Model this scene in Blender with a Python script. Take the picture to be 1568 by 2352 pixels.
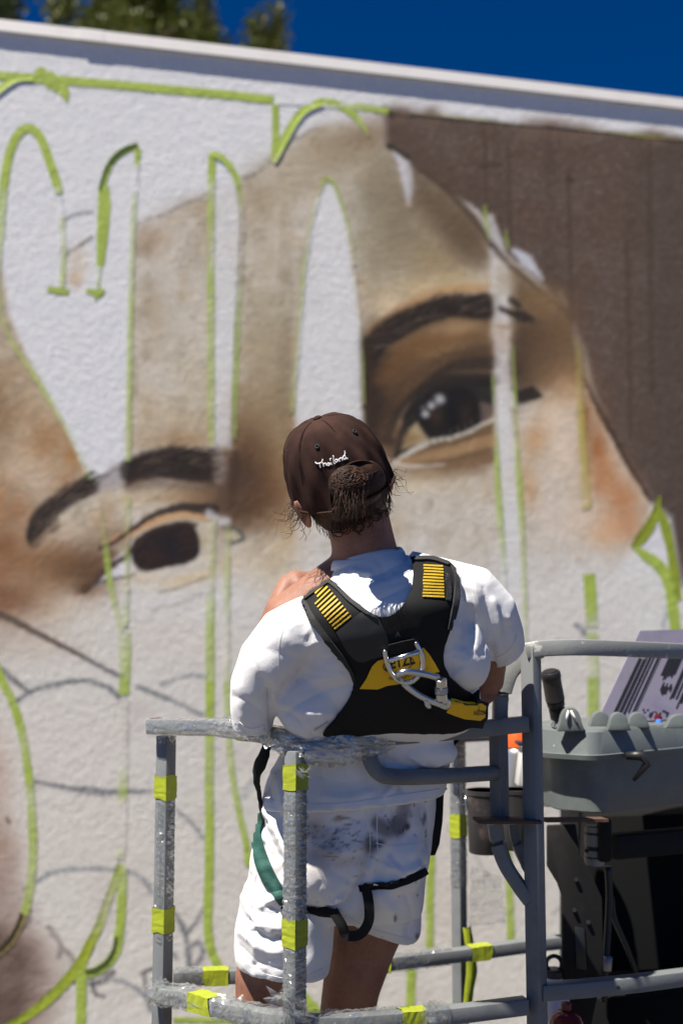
import bpy, bmesh, math, random
import numpy as np
from mathutils import Vector, Matrix
from mathutils.bvhtree import BVHTree

scene = bpy.context.scene
for _o in list(bpy.data.objects):
    bpy.data.objects.remove(_o)
COL = scene.collection
R = math.radians

# ------------------------------------------------------------------ camera, world, sun, exposure
CAM = Vector((0.0, 0.0, 2.6))
PITCH = R(6.1)
cam_d = bpy.data.cameras.new('camera')
cam_d.sensor_fit = 'VERTICAL'
cam_d.sensor_height = 36.0
cam_d.sensor_width = 24.0
cam_d.lens = 40.0
cam_d.clip_start = 0.05
cam_d.clip_end = 2000.0
cam_d.dof.use_dof = True
cam_d.dof.focus_distance = 2.10
cam_d.dof.aperture_fstop = 1.9
cam_d.dof.aperture_blades = 9
cam_o = bpy.data.objects.new('camera', cam_d)
COL.objects.link(cam_o)
cam_o.location = CAM
cam_o.rotation_euler = (R(90) + PITCH, 0, 0)
scene.camera = cam_o

SUN_EL, SUN_PHI = R(62.5), R(53.0)      # height; bearing from straight behind the camera towards the left
SUN_DIR = Vector((-math.cos(SUN_EL) * math.sin(SUN_PHI), -math.cos(SUN_EL) * math.cos(SUN_PHI), math.sin(SUN_EL)))
world = bpy.data.worlds.new('World')
scene.world = world
world.use_nodes = True
wn = world.node_tree.nodes
sky = wn.new('ShaderNodeTexSky')
sky.sky_type = 'NISHITA'
sky.sun_disc = False
sky.sun_elevation = SUN_EL
sky.sun_rotation = math.atan2(SUN_DIR.x, SUN_DIR.y)
sky.altitude = 3000
sky.air_density = 0.62
sky.dust_density = 0.0
sky.ozone_density = 7.0
wn['Background'].inputs['Strength'].default_value = 0.05
hsv = wn.new('ShaderNodeHueSaturation')          # the deep polarised blue of the whole sky
hsv.inputs['Saturation'].default_value = 1.3
hsv.inputs['Hue'].default_value = 0.506
world.node_tree.links.new(sky.outputs[0], hsv.inputs['Color'])
world.node_tree.links.new(hsv.outputs[0], wn['Background'].inputs['Color'])
sun_d = bpy.data.lights.new('sun', 'SUN')
sun_d.energy = 5.0
sun_d.angle = R(0.53)
sun_d.color = (1.0, 0.94, 0.85)
sun_o = bpy.data.objects.new('sun', sun_d)
COL.objects.link(sun_o)
sun_o.location = (-4, -4, 9)
sun_o.rotation_euler = SUN_DIR.to_track_quat('Z', 'Y').to_euler()
vs = scene.view_settings
vs.view_transform = 'Standard'
vs.look = 'None'
vs.gamma = 1.0
vs.exposure = 1.04
vs.use_curve_mapping = False
scene.cycles.use_denoising = True
scene.cycles.max_bounces = 8
scene.cycles.transparent_max_bounces = 12
scene.cycles.sample_clamp_indirect = 6.0

# ------------------------------------------------------------------ photograph-to-place survey helpers
FU, CX, CY = 40.0 / 36.0 * 2352.0, 784.0, 1176.0
FWD = Vector((0, math.cos(PITCH), math.sin(PITCH)))
UPV = Vector((0, -math.sin(PITCH), math.cos(PITCH)))
def ray(u, v):
    return FWD + Vector((1, 0, 0)) * ((u - CX) / FU) + UPV * ((CY - v) / FU)
def P(u, v, Y):
    d = ray(u, v)
    return CAM + d * (Y / d.y)
def proj(p):
    d = Vector(p) - CAM
    z = d.dot(FWD)
    return CX + FU * d.x / z, CY - FU * d.dot(UPV) / z
def mpu(Y):                      # metres per survey unit at depth Y
    return Y / FU

WALL_A = R(13.1)
W0 = Vector((0, 4.2, 0))
WDIR = Vector((math.cos(WALL_A), math.sin(WALL_A), 0))
WN = Vector((math.sin(WALL_A), -math.cos(WALL_A), 0))
def wallpt(u, v, off=0.0):
    d = ray(u, v)
    t = (W0 - CAM).dot(WN) / d.dot(WN)
    return CAM + d * t + WN * off

# ------------------------------------------------------------------ scene helpers
def thing(name, label, cat, loc=(0, 0, 0), group=None):
    o = bpy.data.objects.new(name, None)
    o.empty_display_size = 0.1
    o.location = loc
    COL.objects.link(o)
    o['label'] = label
    o['category'] = cat
    if group: o['group'] = group
    return o
def tag(o, label=None, cat=None, group=None, kind=None):
    if label: o['label'] = label
    if cat: o['category'] = cat
    if group: o['group'] = group
    if kind: o['kind'] = kind
    return o
def link(name, me, parent=None):
    o = bpy.data.objects.new(name, me)
    COL.objects.link(o)
    if parent is not None:
        o.parent = parent
        if parent.type == 'EMPTY':
            o.matrix_parent_inverse = Matrix.Translation(-Vector(parent.location))
    return o
def mesh_from(name, verts, faces, mat=None, smooth=True, cols=None, mats=None, fmat=None):
    me = bpy.data.meshes.new(name)
    me.from_pydata([tuple(v) for v in verts], [], faces)
    for m in (mats or ([mat] if mat else [])):
        me.materials.append(m)
    if fmat is not None:
        me.polygons.foreach_set('material_index', fmat)
    if smooth:
        me.polygons.foreach_set('use_smooth', [True] * len(me.polygons))
    if cols is not None:
        a = me.color_attributes.new('paint', 'FLOAT_COLOR', 'POINT')
        c = np.ones((len(verts), 4), np.float32)
        c[:, :3] = cols
        a.data.foreach_set('color', c.ravel())
    me.update()
    return me

def frame_from(t, up=Vector((0, 0, 1))):
    t = t.normalized()
    if abs(t.dot(up)) > 0.97: up = Vector((0, 1, 0)) if abs(t.y) < 0.9 else Vector((1, 0, 0))
    s = t.cross(up).normalized()
    return s, s.cross(t).normalized()

class MB:
    def __init__(self): self.v, self.f = [], []
    def add(self, vs, fs):
        b = len(self.v)
        self.v += [Vector(x) for x in vs]
        self.f += [tuple(i + b for i in f) for f in fs]
        return self
    def loft(self, rings, closed=True, caps=True):
        n = len(rings[0]); vs = [p for r in rings for p in r]; fs = []
        for i in range(len(rings) - 1):
            for j in range(n if closed else n - 1):
                k = (j + 1) % n
                fs.append((i * n + j, i * n + k, (i + 1) * n + k, (i + 1) * n + j))
        if caps and closed:
            fs.append(tuple(range(n - 1, -1, -1)))
            fs.append(tuple((len(rings) - 1) * n + j for j in range(n)))
        return self.add(vs, fs)
    def tube(self, pts, rad, n=10, caps=True, up=Vector((0, 0, 1)), flat=1.0):
        pts = [Vector(p) for p in pts]
        if not hasattr(rad, '__len__'): rad = [rad] * len(pts)
        rings = []; ps = None
        for i, p in enumerate(pts):
            t = (pts[min(i + 1, len(pts) - 1)] - pts[max(i - 1, 0)])
            if t.length < 1e-9: t = Vector((0, 0, 1))
            t.normalize()
            if ps is None: s, w = frame_from(t, up)
            else:
                s = (ps - t * ps.dot(t))
                s = s.normalized() if s.length > 1e-6 else frame_from(t, up)[0]
                w = s.cross(t).normalized()
            ps = s
            rings.append([p + s * (rad[i] * math.cos(2 * math.pi * k / n)) + w * (rad[i] * flat * math.sin(2 * math.pi * k / n)) for k in range(n)])
        return self.loft(rings, True, caps)
    def sweep(self, pts, prof, up=Vector((0, 0, 1)), caps=True, mitre=True):
        """profile (list of (a,b)) swept along pts, a along the side axis, b along up"""
        pts = [Vector(p) for p in pts]; rings = []
        for i, p in enumerate(pts):
            a = (pts[i] - pts[i - 1]).normalized() if i else None
            b = (pts[i + 1] - pts[i]).normalized() if i < len(pts) - 1 else None
            t = (a or b) if (a is None or b is None) else (a + b).normalized()
            s, w = frame_from(t, up)
            sc = 1.0
            if mitre and a is not None and b is not None:
                sc = 1.0 / max(0.5, a.dot(t))
            rings.append([p + s * x * sc + w * y for x, y in prof])
        return self.loft(rings, True, caps)
    def box(self, c, sx, sy, sz, M=None):
        c = Vector(c); M = M or Matrix.Identity(3)
        vs = [c + M @ Vector((x * sx / 2, y * sy / 2, z * sz / 2)) for x in (-1, 1) for y in (-1, 1) for z in (-1, 1)]
        return self.add(vs, [(0, 1, 3, 2), (4, 6, 7, 5), (0, 4, 5, 1), (2, 3, 7, 6), (0, 2, 6, 4), (1, 5, 7, 3)])
    def build(self, name, mat, parent=None, smooth=False, bevel=0.0, auto=None, cols=None, seg=2):
        me = mesh_from(name, self.v, self.f, mat, smooth, cols)
        bm = bmesh.new(); bm.from_mesh(me)
        bmesh.ops.recalc_face_normals(bm, faces=bm.faces)
        if bevel:
            es = [e for e in bm.edges if len(e.link_faces) == 2 and e.calc_face_angle(0) > 0.5]
            bmesh.ops.bevel(bm, geom=es, offset=bevel, segments=seg, affect='EDGES', profile=0.5)
        bm.to_mesh(me); bm.free()
        if bevel or auto:
            me.polygons.foreach_set('use_smooth', [True] * len(me.polygons))
            me.set_sharp_from_angle(angle=R(auto or 35))
        return link(name, me, parent)

def rprof(w, h, r=0.0, seg=3):
    """rounded rectangle profile"""
    if r <= 0: return [(-w/2, -h/2), (w/2, -h/2), (w/2, h/2), (-w/2, h/2)]
    out = []
    for cx, cy, a0 in ((w/2 - r, -h/2 + r, -90), (w/2 - r, h/2 - r, 0), (-w/2 + r, h/2 - r, 90), (-w/2 + r, -h/2 + r, 180)):
        for k in range(seg + 1):
            a = R(a0 + 90 * k / seg)
            out.append((cx + r * math.cos(a), cy + r * math.sin(a)))
    return out

def catmull(pts, n=8):
    pts = [np.array(p, float) for p in pts]; out = []
    ext = [2 * pts[0] - pts[1]] + pts + [2 * pts[-1] - pts[-2]]
    for i in range(1, len(ext) - 2):
        p0, p1, p2, p3 = ext[i - 1:i + 3]
        for k in range(n):
            t = k / n
            out.append(0.5 * (2 * p1 + (p2 - p0) * t + (2 * p0 - 5 * p1 + 4 * p2 - p3) * t * t + (3 * p1 - p0 - 3 * p2 + p3) * t ** 3))
    out.append(pts[-1])
    return [tuple(float(x) for x in p) for p in out]

# noise -----------------------------------------------------------
def _h(ix, iy, iz=0):
    n = (ix.astype(np.int64) * 374761393 + iy.astype(np.int64) * 668265263 + np.asarray(iz).astype(np.int64) * 1442695041) & 0xffffffff
    n = ((n ^ (n >> 13)) * 1274126177) & 0xffffffff
    n = (n ^ (n >> 16)) & 0xffffffff
    n = (n * 2246822519) & 0xffffffff
    return ((n ^ (n >> 15)) & 0xffff) / 65535.0 * 2 - 1
def vnoise(x, y, seed=0):
    ix, iy = np.floor(x), np.floor(y); fx, fy = x - ix, y - iy
    fx = fx * fx * (3 - 2 * fx); fy = fy * fy * (3 - 2 * fy); s = np.full_like(ix, seed)
    return ((_h(ix, iy, s) * (1 - fx) + _h(ix + 1, iy, s) * fx) * (1 - fy) + (_h(ix, iy + 1, s) * (1 - fx) + _h(ix + 1, iy + 1, s) * fx) * fy)
def vnoise3(x, y, z, seed=0):
    iz = np.floor(z); fz = z - iz; fz = fz * fz * (3 - 2 * fz)
    a = np.array([vnoise(x + 17.3 * k, y - 9.1 * k, seed) for k in ()])
    def sl(k):
        ix, iy = np.floor(x), np.floor(y); fx, fy = x - ix, y - iy
        fx = fx * fx * (3 - 2 * fx); fy = fy * fy * (3 - 2 * fy); s = k + seed * 131
        return ((_h(ix, iy, s) * (1 - fx) + _h(ix + 1, iy, s) * fx) * (1 - fy) + (_h(ix, iy + 1, s) * (1 - fx) + _h(ix + 1, iy + 1, s) * fx) * fy)
    return sl(iz) * (1 - fz) + sl(iz + 1) * fz
def fbm(x, y, oct=3, seed=0):
    o = 0; a = 1; t = 0
    for k in range(oct):
        o = o + a * vnoise(x * 2 ** k, y * 2 ** k, seed + k); t += a; a *= 0.5
    return o / t
def fbm3(x, y, z, oct=3, seed=0):
    o = 0; a = 1; t = 0
    for k in range(oct):
        o = o + a * vnoise3(x * 2 ** k, y * 2 ** k, z * 2 ** k, seed + k); t += a; a *= 0.5
    return o / t
def s2l(c):
    c = np.asarray(c, float)
    return np.where(c <= 0.04045, c / 12.92, ((c + 0.055) / 1.055) ** 2.4)
def rgb(r, g, b): return np.array([r, g, b], float) / 255.0
def sstep(a, b, x):
    t = np.clip((x - a) / (b - a + 1e-12), 0, 1)
    return t * t * (3 - 2 * t)

# materials -------------------------------------------------------
def mat(name, color=(0.5, 0.5, 0.5), rough=0.6, metal=0.0, spec=0.5, attr=None, bump=None, noise=None, sss=0.0, sheen=0.0, coat=0.0):
    """bump: list of (scale, strength, distance); noise: (scale, other colour, lo, hi) colour variation"""
    m = bpy.data.materials.new(name); m.use_nodes = True
    nt = m.node_tree; N, L = nt.nodes, nt.links
    b = N['Principled BSDF']
    b.inputs['Roughness'].default_value = rough
    b.inputs['Metallic'].default_value = metal
    b.inputs['Specular IOR Level'].default_value = spec
    b.inputs['Base Color'].default_value = (*color, 1)
    if sss:
        b.inputs['Subsurface Weight'].default_value = sss
        b.inputs['Subsurface Radius'].default_value = (0.012, 0.004, 0.002)
        b.inputs['Subsurface Scale'].default_value = 1.0
    if sheen:
        b.inputs['Sheen Weight'].default_value = sheen
        b.inputs['Sheen Roughness'].default_value = 0.5
    if coat: b.inputs['Coat Weight'].default_value = coat
    tc = N.new('ShaderNodeTexCoord')
    src = None
    if attr:
        a = N.new('ShaderNodeAttribute'); a.attribute_name = attr
        src = a.outputs['Color']
    for nz in (noise if isinstance(noise, list) else [noise] if noise else []):
        sc_, c2, lo, hi = nz[:4]
        n = N.new('ShaderNodeTexNoise'); n.inputs['Scale'].default_value = sc_
        n.inputs['Detail'].default_value = 6; n.inputs['Roughness'].default_value = 0.65
        L.new(tc.outputs['Object'], n.inputs['Vector'])
        mr = N.new('ShaderNodeMapRange'); mr.inputs['From Min'].default_value = lo; mr.inputs['From Max'].default_value = hi
        L.new(n.outputs['Fac'], mr.inputs['Value'])
        mx = N.new('ShaderNodeMix'); mx.data_type = 'RGBA'
        L.new(mr.outputs['Result'], mx.inputs['Factor'])
        if src: L.new(src, mx.inputs[6])
        else: mx.inputs[6].default_value = (*color, 1)
        mx.inputs[7].default_value = (*c2, 1)
        src = mx.outputs[2]
    if src: L.new(src, b.inputs['Base Color'])
    prev = None
    for sc_, st, di in (bump or []):
        n = N.new('ShaderNodeTexNoise'); n.inputs['Scale'].default_value = sc_
        n.inputs['Detail'].default_value = 4
        L.new(tc.outputs['Object'], n.inputs['Vector'])
        bp = N.new('ShaderNodeBump'); bp.inputs['Strength'].default_value = st; bp.inputs['Distance'].default_value = di
        L.new(n.outputs['Fac'], bp.inputs['Height'])
        if prev: L.new(prev, bp.inputs['Normal'])
        prev = bp.outputs['Normal']
    if prev: L.new(prev, b.inputs['Normal'])
    return m

# ================================================================== the ground
GR = mat('pale_paving', (0.070, 0.060, 0.048), 0.9, noise=[(3.0, (0.09, 0.078, 0.062), 0.45, 0.7), (60.0, (0.05, 0.045, 0.038), 0.55, 0.75)], bump=[(120, 0.4, 0.01)])
g = MB(); g.add([(-400, -400, 0), (400, -400, 0), (400, 400, 0), (-400, 400, 0)], [(0, 1, 2, 3)])
tag(g.build('ground', GR), kind='structure')

# ================================================================== the mural wall
class Painter:
    def __init__(s, U, V, base):
        s.U0, s.V0 = U, V
        s.U = U + 2.2 * fbm(U / 9, V / 9, 2, 3) + 3.0 * fbm(U / 60, V / 60, 2, 9)
        s.V = V + 2.2 * fbm(U / 9, V / 9, 2, 5) + 3.0 * fbm(U / 60, V / 60, 2, 11)
        s.C = np.tile(np.asarray(base, float), (len(U), 1))
        s.grain = fbm(U / 5, V / 5, 2, 21)
        s.cloud = fbm(U / 45, V / 45, 3, 31)
        s.keep = None
    def over(s, idx, m, col):
        m = np.clip(m, 0, 1)
        if s.keep is not None: m = m * s.keep[idx]
        m = m[:, None]
        s.C[idx] = s.C[idx] * (1 - m) + np.asarray(col) * m
    def box(s, a, b, c, d):
        return np.nonzero((s.U > a) & (s.U < b) & (s.V > c) & (s.V < d))[0]
    def stroke(s, pts, w, col, soft=4, op=1.0, smooth=True, rough=0.0):
        if smooth and len(pts) > 2: pts = catmull(pts, 6)
        p = np.array(pts, float)
        ws = np.interp(np.linspace(0, 1, len(p)), np.linspace(0, 1, len(w)), w) if hasattr(w, '__len__') else np.full(len(p), w)
        mg = ws.max() + soft * 2 + 8
        idx = s.box(p[:, 0].min() - mg, p[:, 0].max() + mg, p[:, 1].min() - mg, p[:, 1].max() + mg)
        if not len(idx): return
        u, v = s.U[idx], s.V[idx]; best = np.full(len(idx), -1e9)
        for i in range(len(p) - 1):
            ax, ay = p[i]; bx, by = p[i + 1]; dx, dy = bx - ax, by - ay
            L2 = dx * dx + dy * dy + 1e-9
            t = np.clip(((u - ax) * dx + (v - ay) * dy) / L2, 0, 1)
            d = np.hypot(u - ax - t * dx, v - ay - t * dy)
            best = np.maximum(best, (ws[i] + (ws[i + 1] - ws[i]) * t) / 2 - d)
        m = sstep(-soft, soft, best) * op
        if rough: m = m * np.clip(1 - rough * (0.5 + 1.4 * s.grain[idx]), 0, 1)
        s.over(idx, m, col)
    def blob(s, cx, cy, rx, ry, col, op=1.0, rot=0.0, pw=2.0, cl=0.35):
        R_ = 2.4 * max(rx, ry)
        idx = s.box(cx - R_, cx + R_, cy - R_, cy + R_)
        if not len(idx): return
        c, q = math.cos(R(rot)), math.sin(R(rot))
        x = (s.U[idx] - cx) * c + (s.V[idx] - cy) * q; y = -(s.U[idx] - cx) * q + (s.V[idx] - cy) * c
        m = np.exp(-((x / rx) ** 2 + (y / ry) ** 2) ** (pw / 2)) * op
        s.over(idx, m * (1 + cl * s.cloud[idx]), col)
    def poly(s, pts, col, soft=6, op=1.0, smooth=False, cl=0.0, spl=6):
        if smooth: pts = catmull(list(pts) + [pts[0]], spl)[:-1]
        p = np.array(pts, float); mg = soft * 2 + 6
        idx = s.box(p[:, 0].min() - mg, p[:, 0].max() + mg, p[:, 1].min() - mg, p[:, 1].max() + mg)
        if not len(idx): return
        s.over(idx, s.polymask(p, idx, soft) * op * (1 + cl * s.cloud[idx]), col)
    def polymask(s, p, idx, soft):
        u, v = s.U[idx], s.V[idx]; ins = np.zeros(len(idx), bool); dm = np.full(len(idx), 1e9)
        for i in range(len(p)):
            ax, ay = p[i]; bx, by = p[(i + 1) % len(p)]; dx, dy = bx - ax, by - ay
            cr = ((ay > v) != (by > v))
            with np.errstate(divide='ignore', invalid='ignore'):
                ins ^= cr & (u < (bx - ax) * (v - ay) / (by - ay if by != ay else 1e-9) + ax)
            t = np.clip(((u - ax) * dx + (v - ay) * dy) / (dx * dx + dy * dy + 1e-9), 0, 1)
            dm = np.minimum(dm, np.hypot(u - ax - t * dx, v - ay - t * dy))
        return sstep(-soft, soft, np.where(ins, dm, -dm))

def paint_mural(U, V):
    white = rgb(213, 212, 211)
    p = Painter(U, V, white)
    al = np.arange(len(U))
    p.over(al, 0.45 * np.clip(0.5 + p.cloud, 0, 1), rgb(206, 207, 208))
    # --- the strips of bare wall inside the letters stay free of paint
    strips = [
        [(0, 560), (20, 720), (60, 815), (105, 900), (150, 985), (185, 1060), (212, 1110), (285, 1085), (296, 900), (303, 700), (312, 430), (322, 340), (290, 345), (262, 370), (242, 410), (238, 690), (140, 672), (146, 560), (140, 440), (110, 350), (62, 292), (30, 330), (12, 420)],
        [(487, 352), (520, 375), (545, 420), (552, 500), (546, 700), (538, 900), (533, 1030), (490, 1030), (487, 800)],
        [(748, 410), (728, 460), (705, 560), (690, 700), (682, 820), (675, 950), (676, 1400), (838, 1400), (832, 860), (830, 760), (815, 640), (795, 500), (770, 430)],
        [(1118, 480), (1128, 700), (1132, 860), (1140, 1000), (1147, 1250), (1158, 1500), (1200, 1500), (1194, 1200), (1184, 1000), (1176, 880), (1168, 720), (1160, 560)],
    ]
    keep = np.ones(len(U))
    ops = [1.0, 0.86, 0.92, 0.76]
    for q, o in zip(strips, ops):
        m = np.zeros(len(U)); m[:] = p.polymask(np.array(q, float), al, 10)
        keep *= 1 - o * m * (1 - (0.85 * sstep(1080, 1330, V) if q is strips[2] else 0))
    # --- warm grey wash over the lower wall and the face
    p.keep = keep
    p.over(al, sstep(1150, 1500, V) * 0.9, rgb(205, 200, 190))
    face = [(-900, 560), (-10, 560), (25, 720), (100, 880), (180, 1010), (215, 1100), (290, 1090), (300, 560), (318, 522), (400, 486), (500, 436), (565, 405), (622, 362), (680, 322), (730, 292), (780, 284), (850, 300), (900, 360), (985, 395), (1060, 455), (1120, 530), (1160, 590), (1235, 650), (1300, 735), (1330, 800), (1370, 905), (1420, 1010), (1495, 1150), (1470, 1240), (1400, 1330), (900, 1420), (300, 1420), (-900, 1500)]
    fm = p.polymask(np.array(face, float), al, 16)
    p.over(al, fm * 0.92 * (1 - sstep(1180, 1400, V + 30 * p.cloud)), rgb(194, 184, 168))
    p.over(al, fm * 0.5 * np.clip(0.2 + 1.6 * fbm(U / 70, V / 110, 3, 52), 0, 1) * (1 - sstep(1100, 1400, V)), rgb(168, 158, 138))
    # forehead clouds
    for a in [(640, 420, 90, 60, (172, 160, 138), .6), (820, 340, 70, 60, (165, 148, 124), .75), (900, 480, 70, 120, (146, 136, 114), .8), (960, 560, 70, 110, (150, 140, 114), .75), (850, 420, 60, 90, (156, 146, 124), .7), (1030, 540, 50, 90, (138, 122, 98), .7), (640, 700, 40, 140, (170, 158, 136), .6), (590, 640, 30, 120, (172, 160, 138), .5),
              (600, 560, 60, 100, (186, 176, 158), .5), (380, 620, 60, 120, (196, 190, 180), .6), (400, 820, 70, 120, (196, 188, 172), .5), (610, 800, 60, 160, (182, 170, 146), .7),
              (870, 640, 40, 120, (170, 160, 138), .6), (1010, 620, 50, 60, (176, 160, 126), .5), (1075, 560, 40, 70, (132, 112, 88), .8), (1010, 455, 60, 50, (128, 108, 88), .8),
              (950, 400, 55, 40, (105, 90, 76), .75), (870, 300, 60, 30, (150, 132, 112), .7), (655, 640, 16, 130, (150, 138, 116), .55), (660, 860, 18, 130, (140, 124, 100), .6),
              (420, 500, 60, 28, (176, 158, 136), .55), (350, 540, 50, 26, (168, 146, 120), .55), (345, 690, 30, 50, (168, 150, 126), .6), (330, 780, 20, 60, (184, 172, 152), .5),
              (595, 470, 50, 40, (176, 156, 128), .5), (740, 340, 50, 36, (160, 140, 112), .5), (1000, 690, 50, 30, (206, 198, 178), .5), (900, 740, 60, 30, (205, 188, 158), .6),
              (560, 960, 45, 80, (150, 124, 92), .75), (600, 900, 40, 90, (168, 148, 118), .6), (640, 1010, 30, 80, (160, 132, 96), .7), (400, 960, 90, 40, (190, 170, 140), .6)]:
        p.blob(a[0], a[1], a[2], a[3], rgb(*a[4]), a[5])
    # left temple and cheek
    for a in [(-60, 820, 90, 140, (150, 122, 92), .85), (10, 900, 60, 120, (160, 136, 108), .8), (60, 960, 60, 60, (176, 148, 116), .7), (110, 1030, 60, 70, (176, 140, 100), .75), (160, 1060, 40, 50, (170, 128, 84), .7),
              (60, 1060, 60, 60, (204, 184, 158), .6), (0, 1150, 60, 90, (170, 130, 94), .8), (20, 1290, 90, 80, (148, 104, 70), .9), (-40, 1400, 120, 80, (130, 92, 66), .8), (110, 1320, 80, 50, (158, 126, 94), .75),
              (180, 1310, 70, 46, (120, 92, 66), .85), (220, 1260, 50, 40, (112, 86, 62), .75), (230, 1200, 40, 40, (186, 162, 132), .6), (150, 1220, 60, 40, (198, 178, 150), .7), (200, 1350, 50, 30, (142, 112, 86), .7),
              (110, 1400, 110, 40, (196, 176, 150), .6), (60, 1360, 60, 30, (150, 116, 86), .6), (-40, 720, 60, 80, (120, 100, 80), .6)]:
        p.blob(a[0], a[1], a[2], a[3], rgb(*a[4]), a[5])
    # nose bridge and the dark around the inner brow
    for a in [(545, 1100, 70, 60, (96, 72, 54), .95), (560, 1150, 60, 60, (98, 72, 52), .95), (600, 1180, 60, 40, (116, 84, 56), .9), (640, 1120, 50, 70, (140, 108, 74), .8), (600, 1060, 60, 50, (150, 118, 84), .8),
              (660, 1230, 40, 60, (186, 160, 122), .7), (620, 1290, 60, 50, (196, 176, 142), .7), (640, 960, 40, 60, (168, 142, 108), .7), (520, 1290, 70, 30, (202, 186, 160), .6), (640, 1350, 60, 40, (206, 194, 172), .6)]:
        p.blob(a[0], a[1], a[2], a[3], rgb(*a[4]), a[5])
    mott = fm * (1 - sstep(1150, 1400, V))
    p.over(al, mott * .55 * np.clip(1.8 * fbm(U / 26, V / 34, 3, 91) - .05, 0, 1), rgb(150, 138, 116))
    p.over(al, mott * .35 * np.clip(2.0 * fbm(U / 60, V / 80, 2, 95), 0, 1), rgb(176, 152, 116))
    p.over(al, mott * .30 * np.clip(2.0 * fbm(U / 22, V / 30, 2, 97) - .2, 0, 1), rgb(214, 206, 192))
    p.over(al, .5 * sstep(1300, 1500, V) * np.clip(1.5 * fbm(U / 80, V / 60, 3, 99), 0, 1), rgb(190, 182, 174))
    for a in [(600, 980, 60, 130, (138, 112, 82), .75), (560, 1060, 60, 90, (92, 68, 48), .85), (620, 1100, 60, 70, (120, 88, 58), .75), (540, 1150, 60, 60, (78, 58, 44), .85), (660, 1060, 30, 90, (142, 112, 78), .6), (650, 900, 26, 140, (132, 116, 90), .6), (600, 800, 36, 150, (160, 146, 120), .6),
              (900, 560, 80, 110, (140, 128, 104), .75), (960, 480, 70, 80, (122, 106, 86), .75), (1010, 600, 60, 60, (146, 124, 92), .7), (870, 420, 50, 80, (134, 122, 102), .7), (1060, 520, 40, 60, (98, 80, 62), .8), (820, 320, 60, 30, (132, 114, 92), .7), (760, 350, 60, 36, (150, 132, 106), .55), (700, 400, 60, 60, (160, 148, 124), .6), (600, 470, 40, 60, (160, 144, 120), .5),
              (440, 560, 40, 90, (184, 174, 156), .5), (380, 760, 50, 90, (178, 168, 150), .5), (440, 880, 40, 90, (182, 168, 142), .5), (340, 940, 30, 60, (176, 152, 118), .5), (400, 1010, 90, 26, (158, 126, 92), .75), (340, 560, 30, 30, (150, 128, 104), .6), (460, 470, 40, 20, (158, 140, 116), .6),
              (-10, 960, 50, 90, (132, 104, 76), .7), (80, 900, 30, 50, (170, 146, 116), .5), (110, 1010, 50, 60, (150, 112, 76), .65), (170, 1040, 30, 50, (156, 112, 70), .7), (50, 1180, 50, 50, (150, 112, 80), .6), (0, 1250, 60, 60, (128, 90, 62), .7), (80, 1300, 60, 40, (134, 98, 68), .7), (150, 1290, 50, 40, (112, 84, 60), .75), (210, 1320, 40, 30, (96, 72, 54), .75), (30, 1380, 70, 40, (120, 84, 60), .7), (240, 1180, 30, 40, (168, 140, 108), .5),
              (300, 1150, 60, 20, (196, 176, 146), .6), (400, 1140, 70, 18, (176, 150, 116), .6), (470, 1140, 40, 26, (116, 90, 70), .7)]:
        p.blob(a[0], a[1], a[2], a[3], rgb(*a[4]), a[5])
    # --- background brown, behind the head
    brown = rgb(82, 66, 57)
    bg = [(886, 254), (980, 262), (1100, 276), (1230, 290), (1400, 302), (1568, 316), (2600, 400), (2600, 1560), (1640, 1470), (1566, 1330), (1548, 1240), (1540, 1190), (1498, 1152), (1440, 1060), (1395, 975), (1360, 890), (1340, 800), (1312, 735), (1262, 668), (1205, 618), (1160, 585), (1128, 540), (1080, 478), (1000, 420), (940, 384), (905, 352), (888, 330)]
    p.keep = None
    m = p.polymask(np.array(bg, float), al, 13) * np.clip(1 + .25 * p.grain, 0, 1)
    p.over(al, m * (0.97 + 0.06 * p.cloud), brown)
    p.over(al, m * np.clip(p.cloud * 0.6, 0, 1), rgb(98, 80, 68))
    p.over(al, m * 0.35 * np.clip(fbm(U / 30, V / 260, 2, 44), 0, 1), rgb(62, 50, 45))
    p.over(al, m * 0.5 * sstep(1400, 1560, U), rgb(70, 62, 56))
    for x, y, rx in [(920, 250, 40), (990, 254, 26), (1260, 282, 46), (1220, 286, 30), (1330, 292, 40), (1500, 306, 40)]:
        p.blob(x, y + 12, rx, 22, rgb(104, 86, 74), .85)
    # faint ghosts of painted-over tape
    for x, y0, y1 in [(1110, 300, 470), (1165, 330, 540), (1305, 400, 740), (1490, 330, 900), (1440, 560, 1000)]:
        p.stroke([(x, y0), (x + 6, y1)], 12, rgb(72, 58, 50), 4, .55)
    p.stroke([(895, 262), (1090, 280), (1300, 296), (1568, 322)], 7, rgb(62, 48, 42), 3, .6)
    p.stroke([(1100, 378), (1150, 380)], 8, rgb(58, 46, 40), 4, .5)
    p.stroke([(1305, 410), (1312, 412)], 12, rgb(54, 42, 36), 4, .6)
    # unpainted slivers along the outline of the head
    wh = rgb(198, 196, 198)
    p.stroke([(905, 350), (925, 375), (936, 420), (940, 470)], [10, 26, 26, 6], wh, 7, .9)
    p.stroke([(1045, 452), (1090, 488), (1112, 520)], [8, 24, 18], rgb(192, 184, 176), 6, .9)
    p.stroke([(1125, 500), (1140, 560), (1150, 590)], [20, 34, 20], rgb(190, 186, 184), 7, .85)
    p.stroke([(1180, 574), (1210, 600), (1244, 640)], [12, 30, 8], rgb(196, 198, 206), 7, .9)
    p.stroke([(1285, 672), (1300, 700)], [8, 10], rgb(150, 140, 130), 6, .6)
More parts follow.
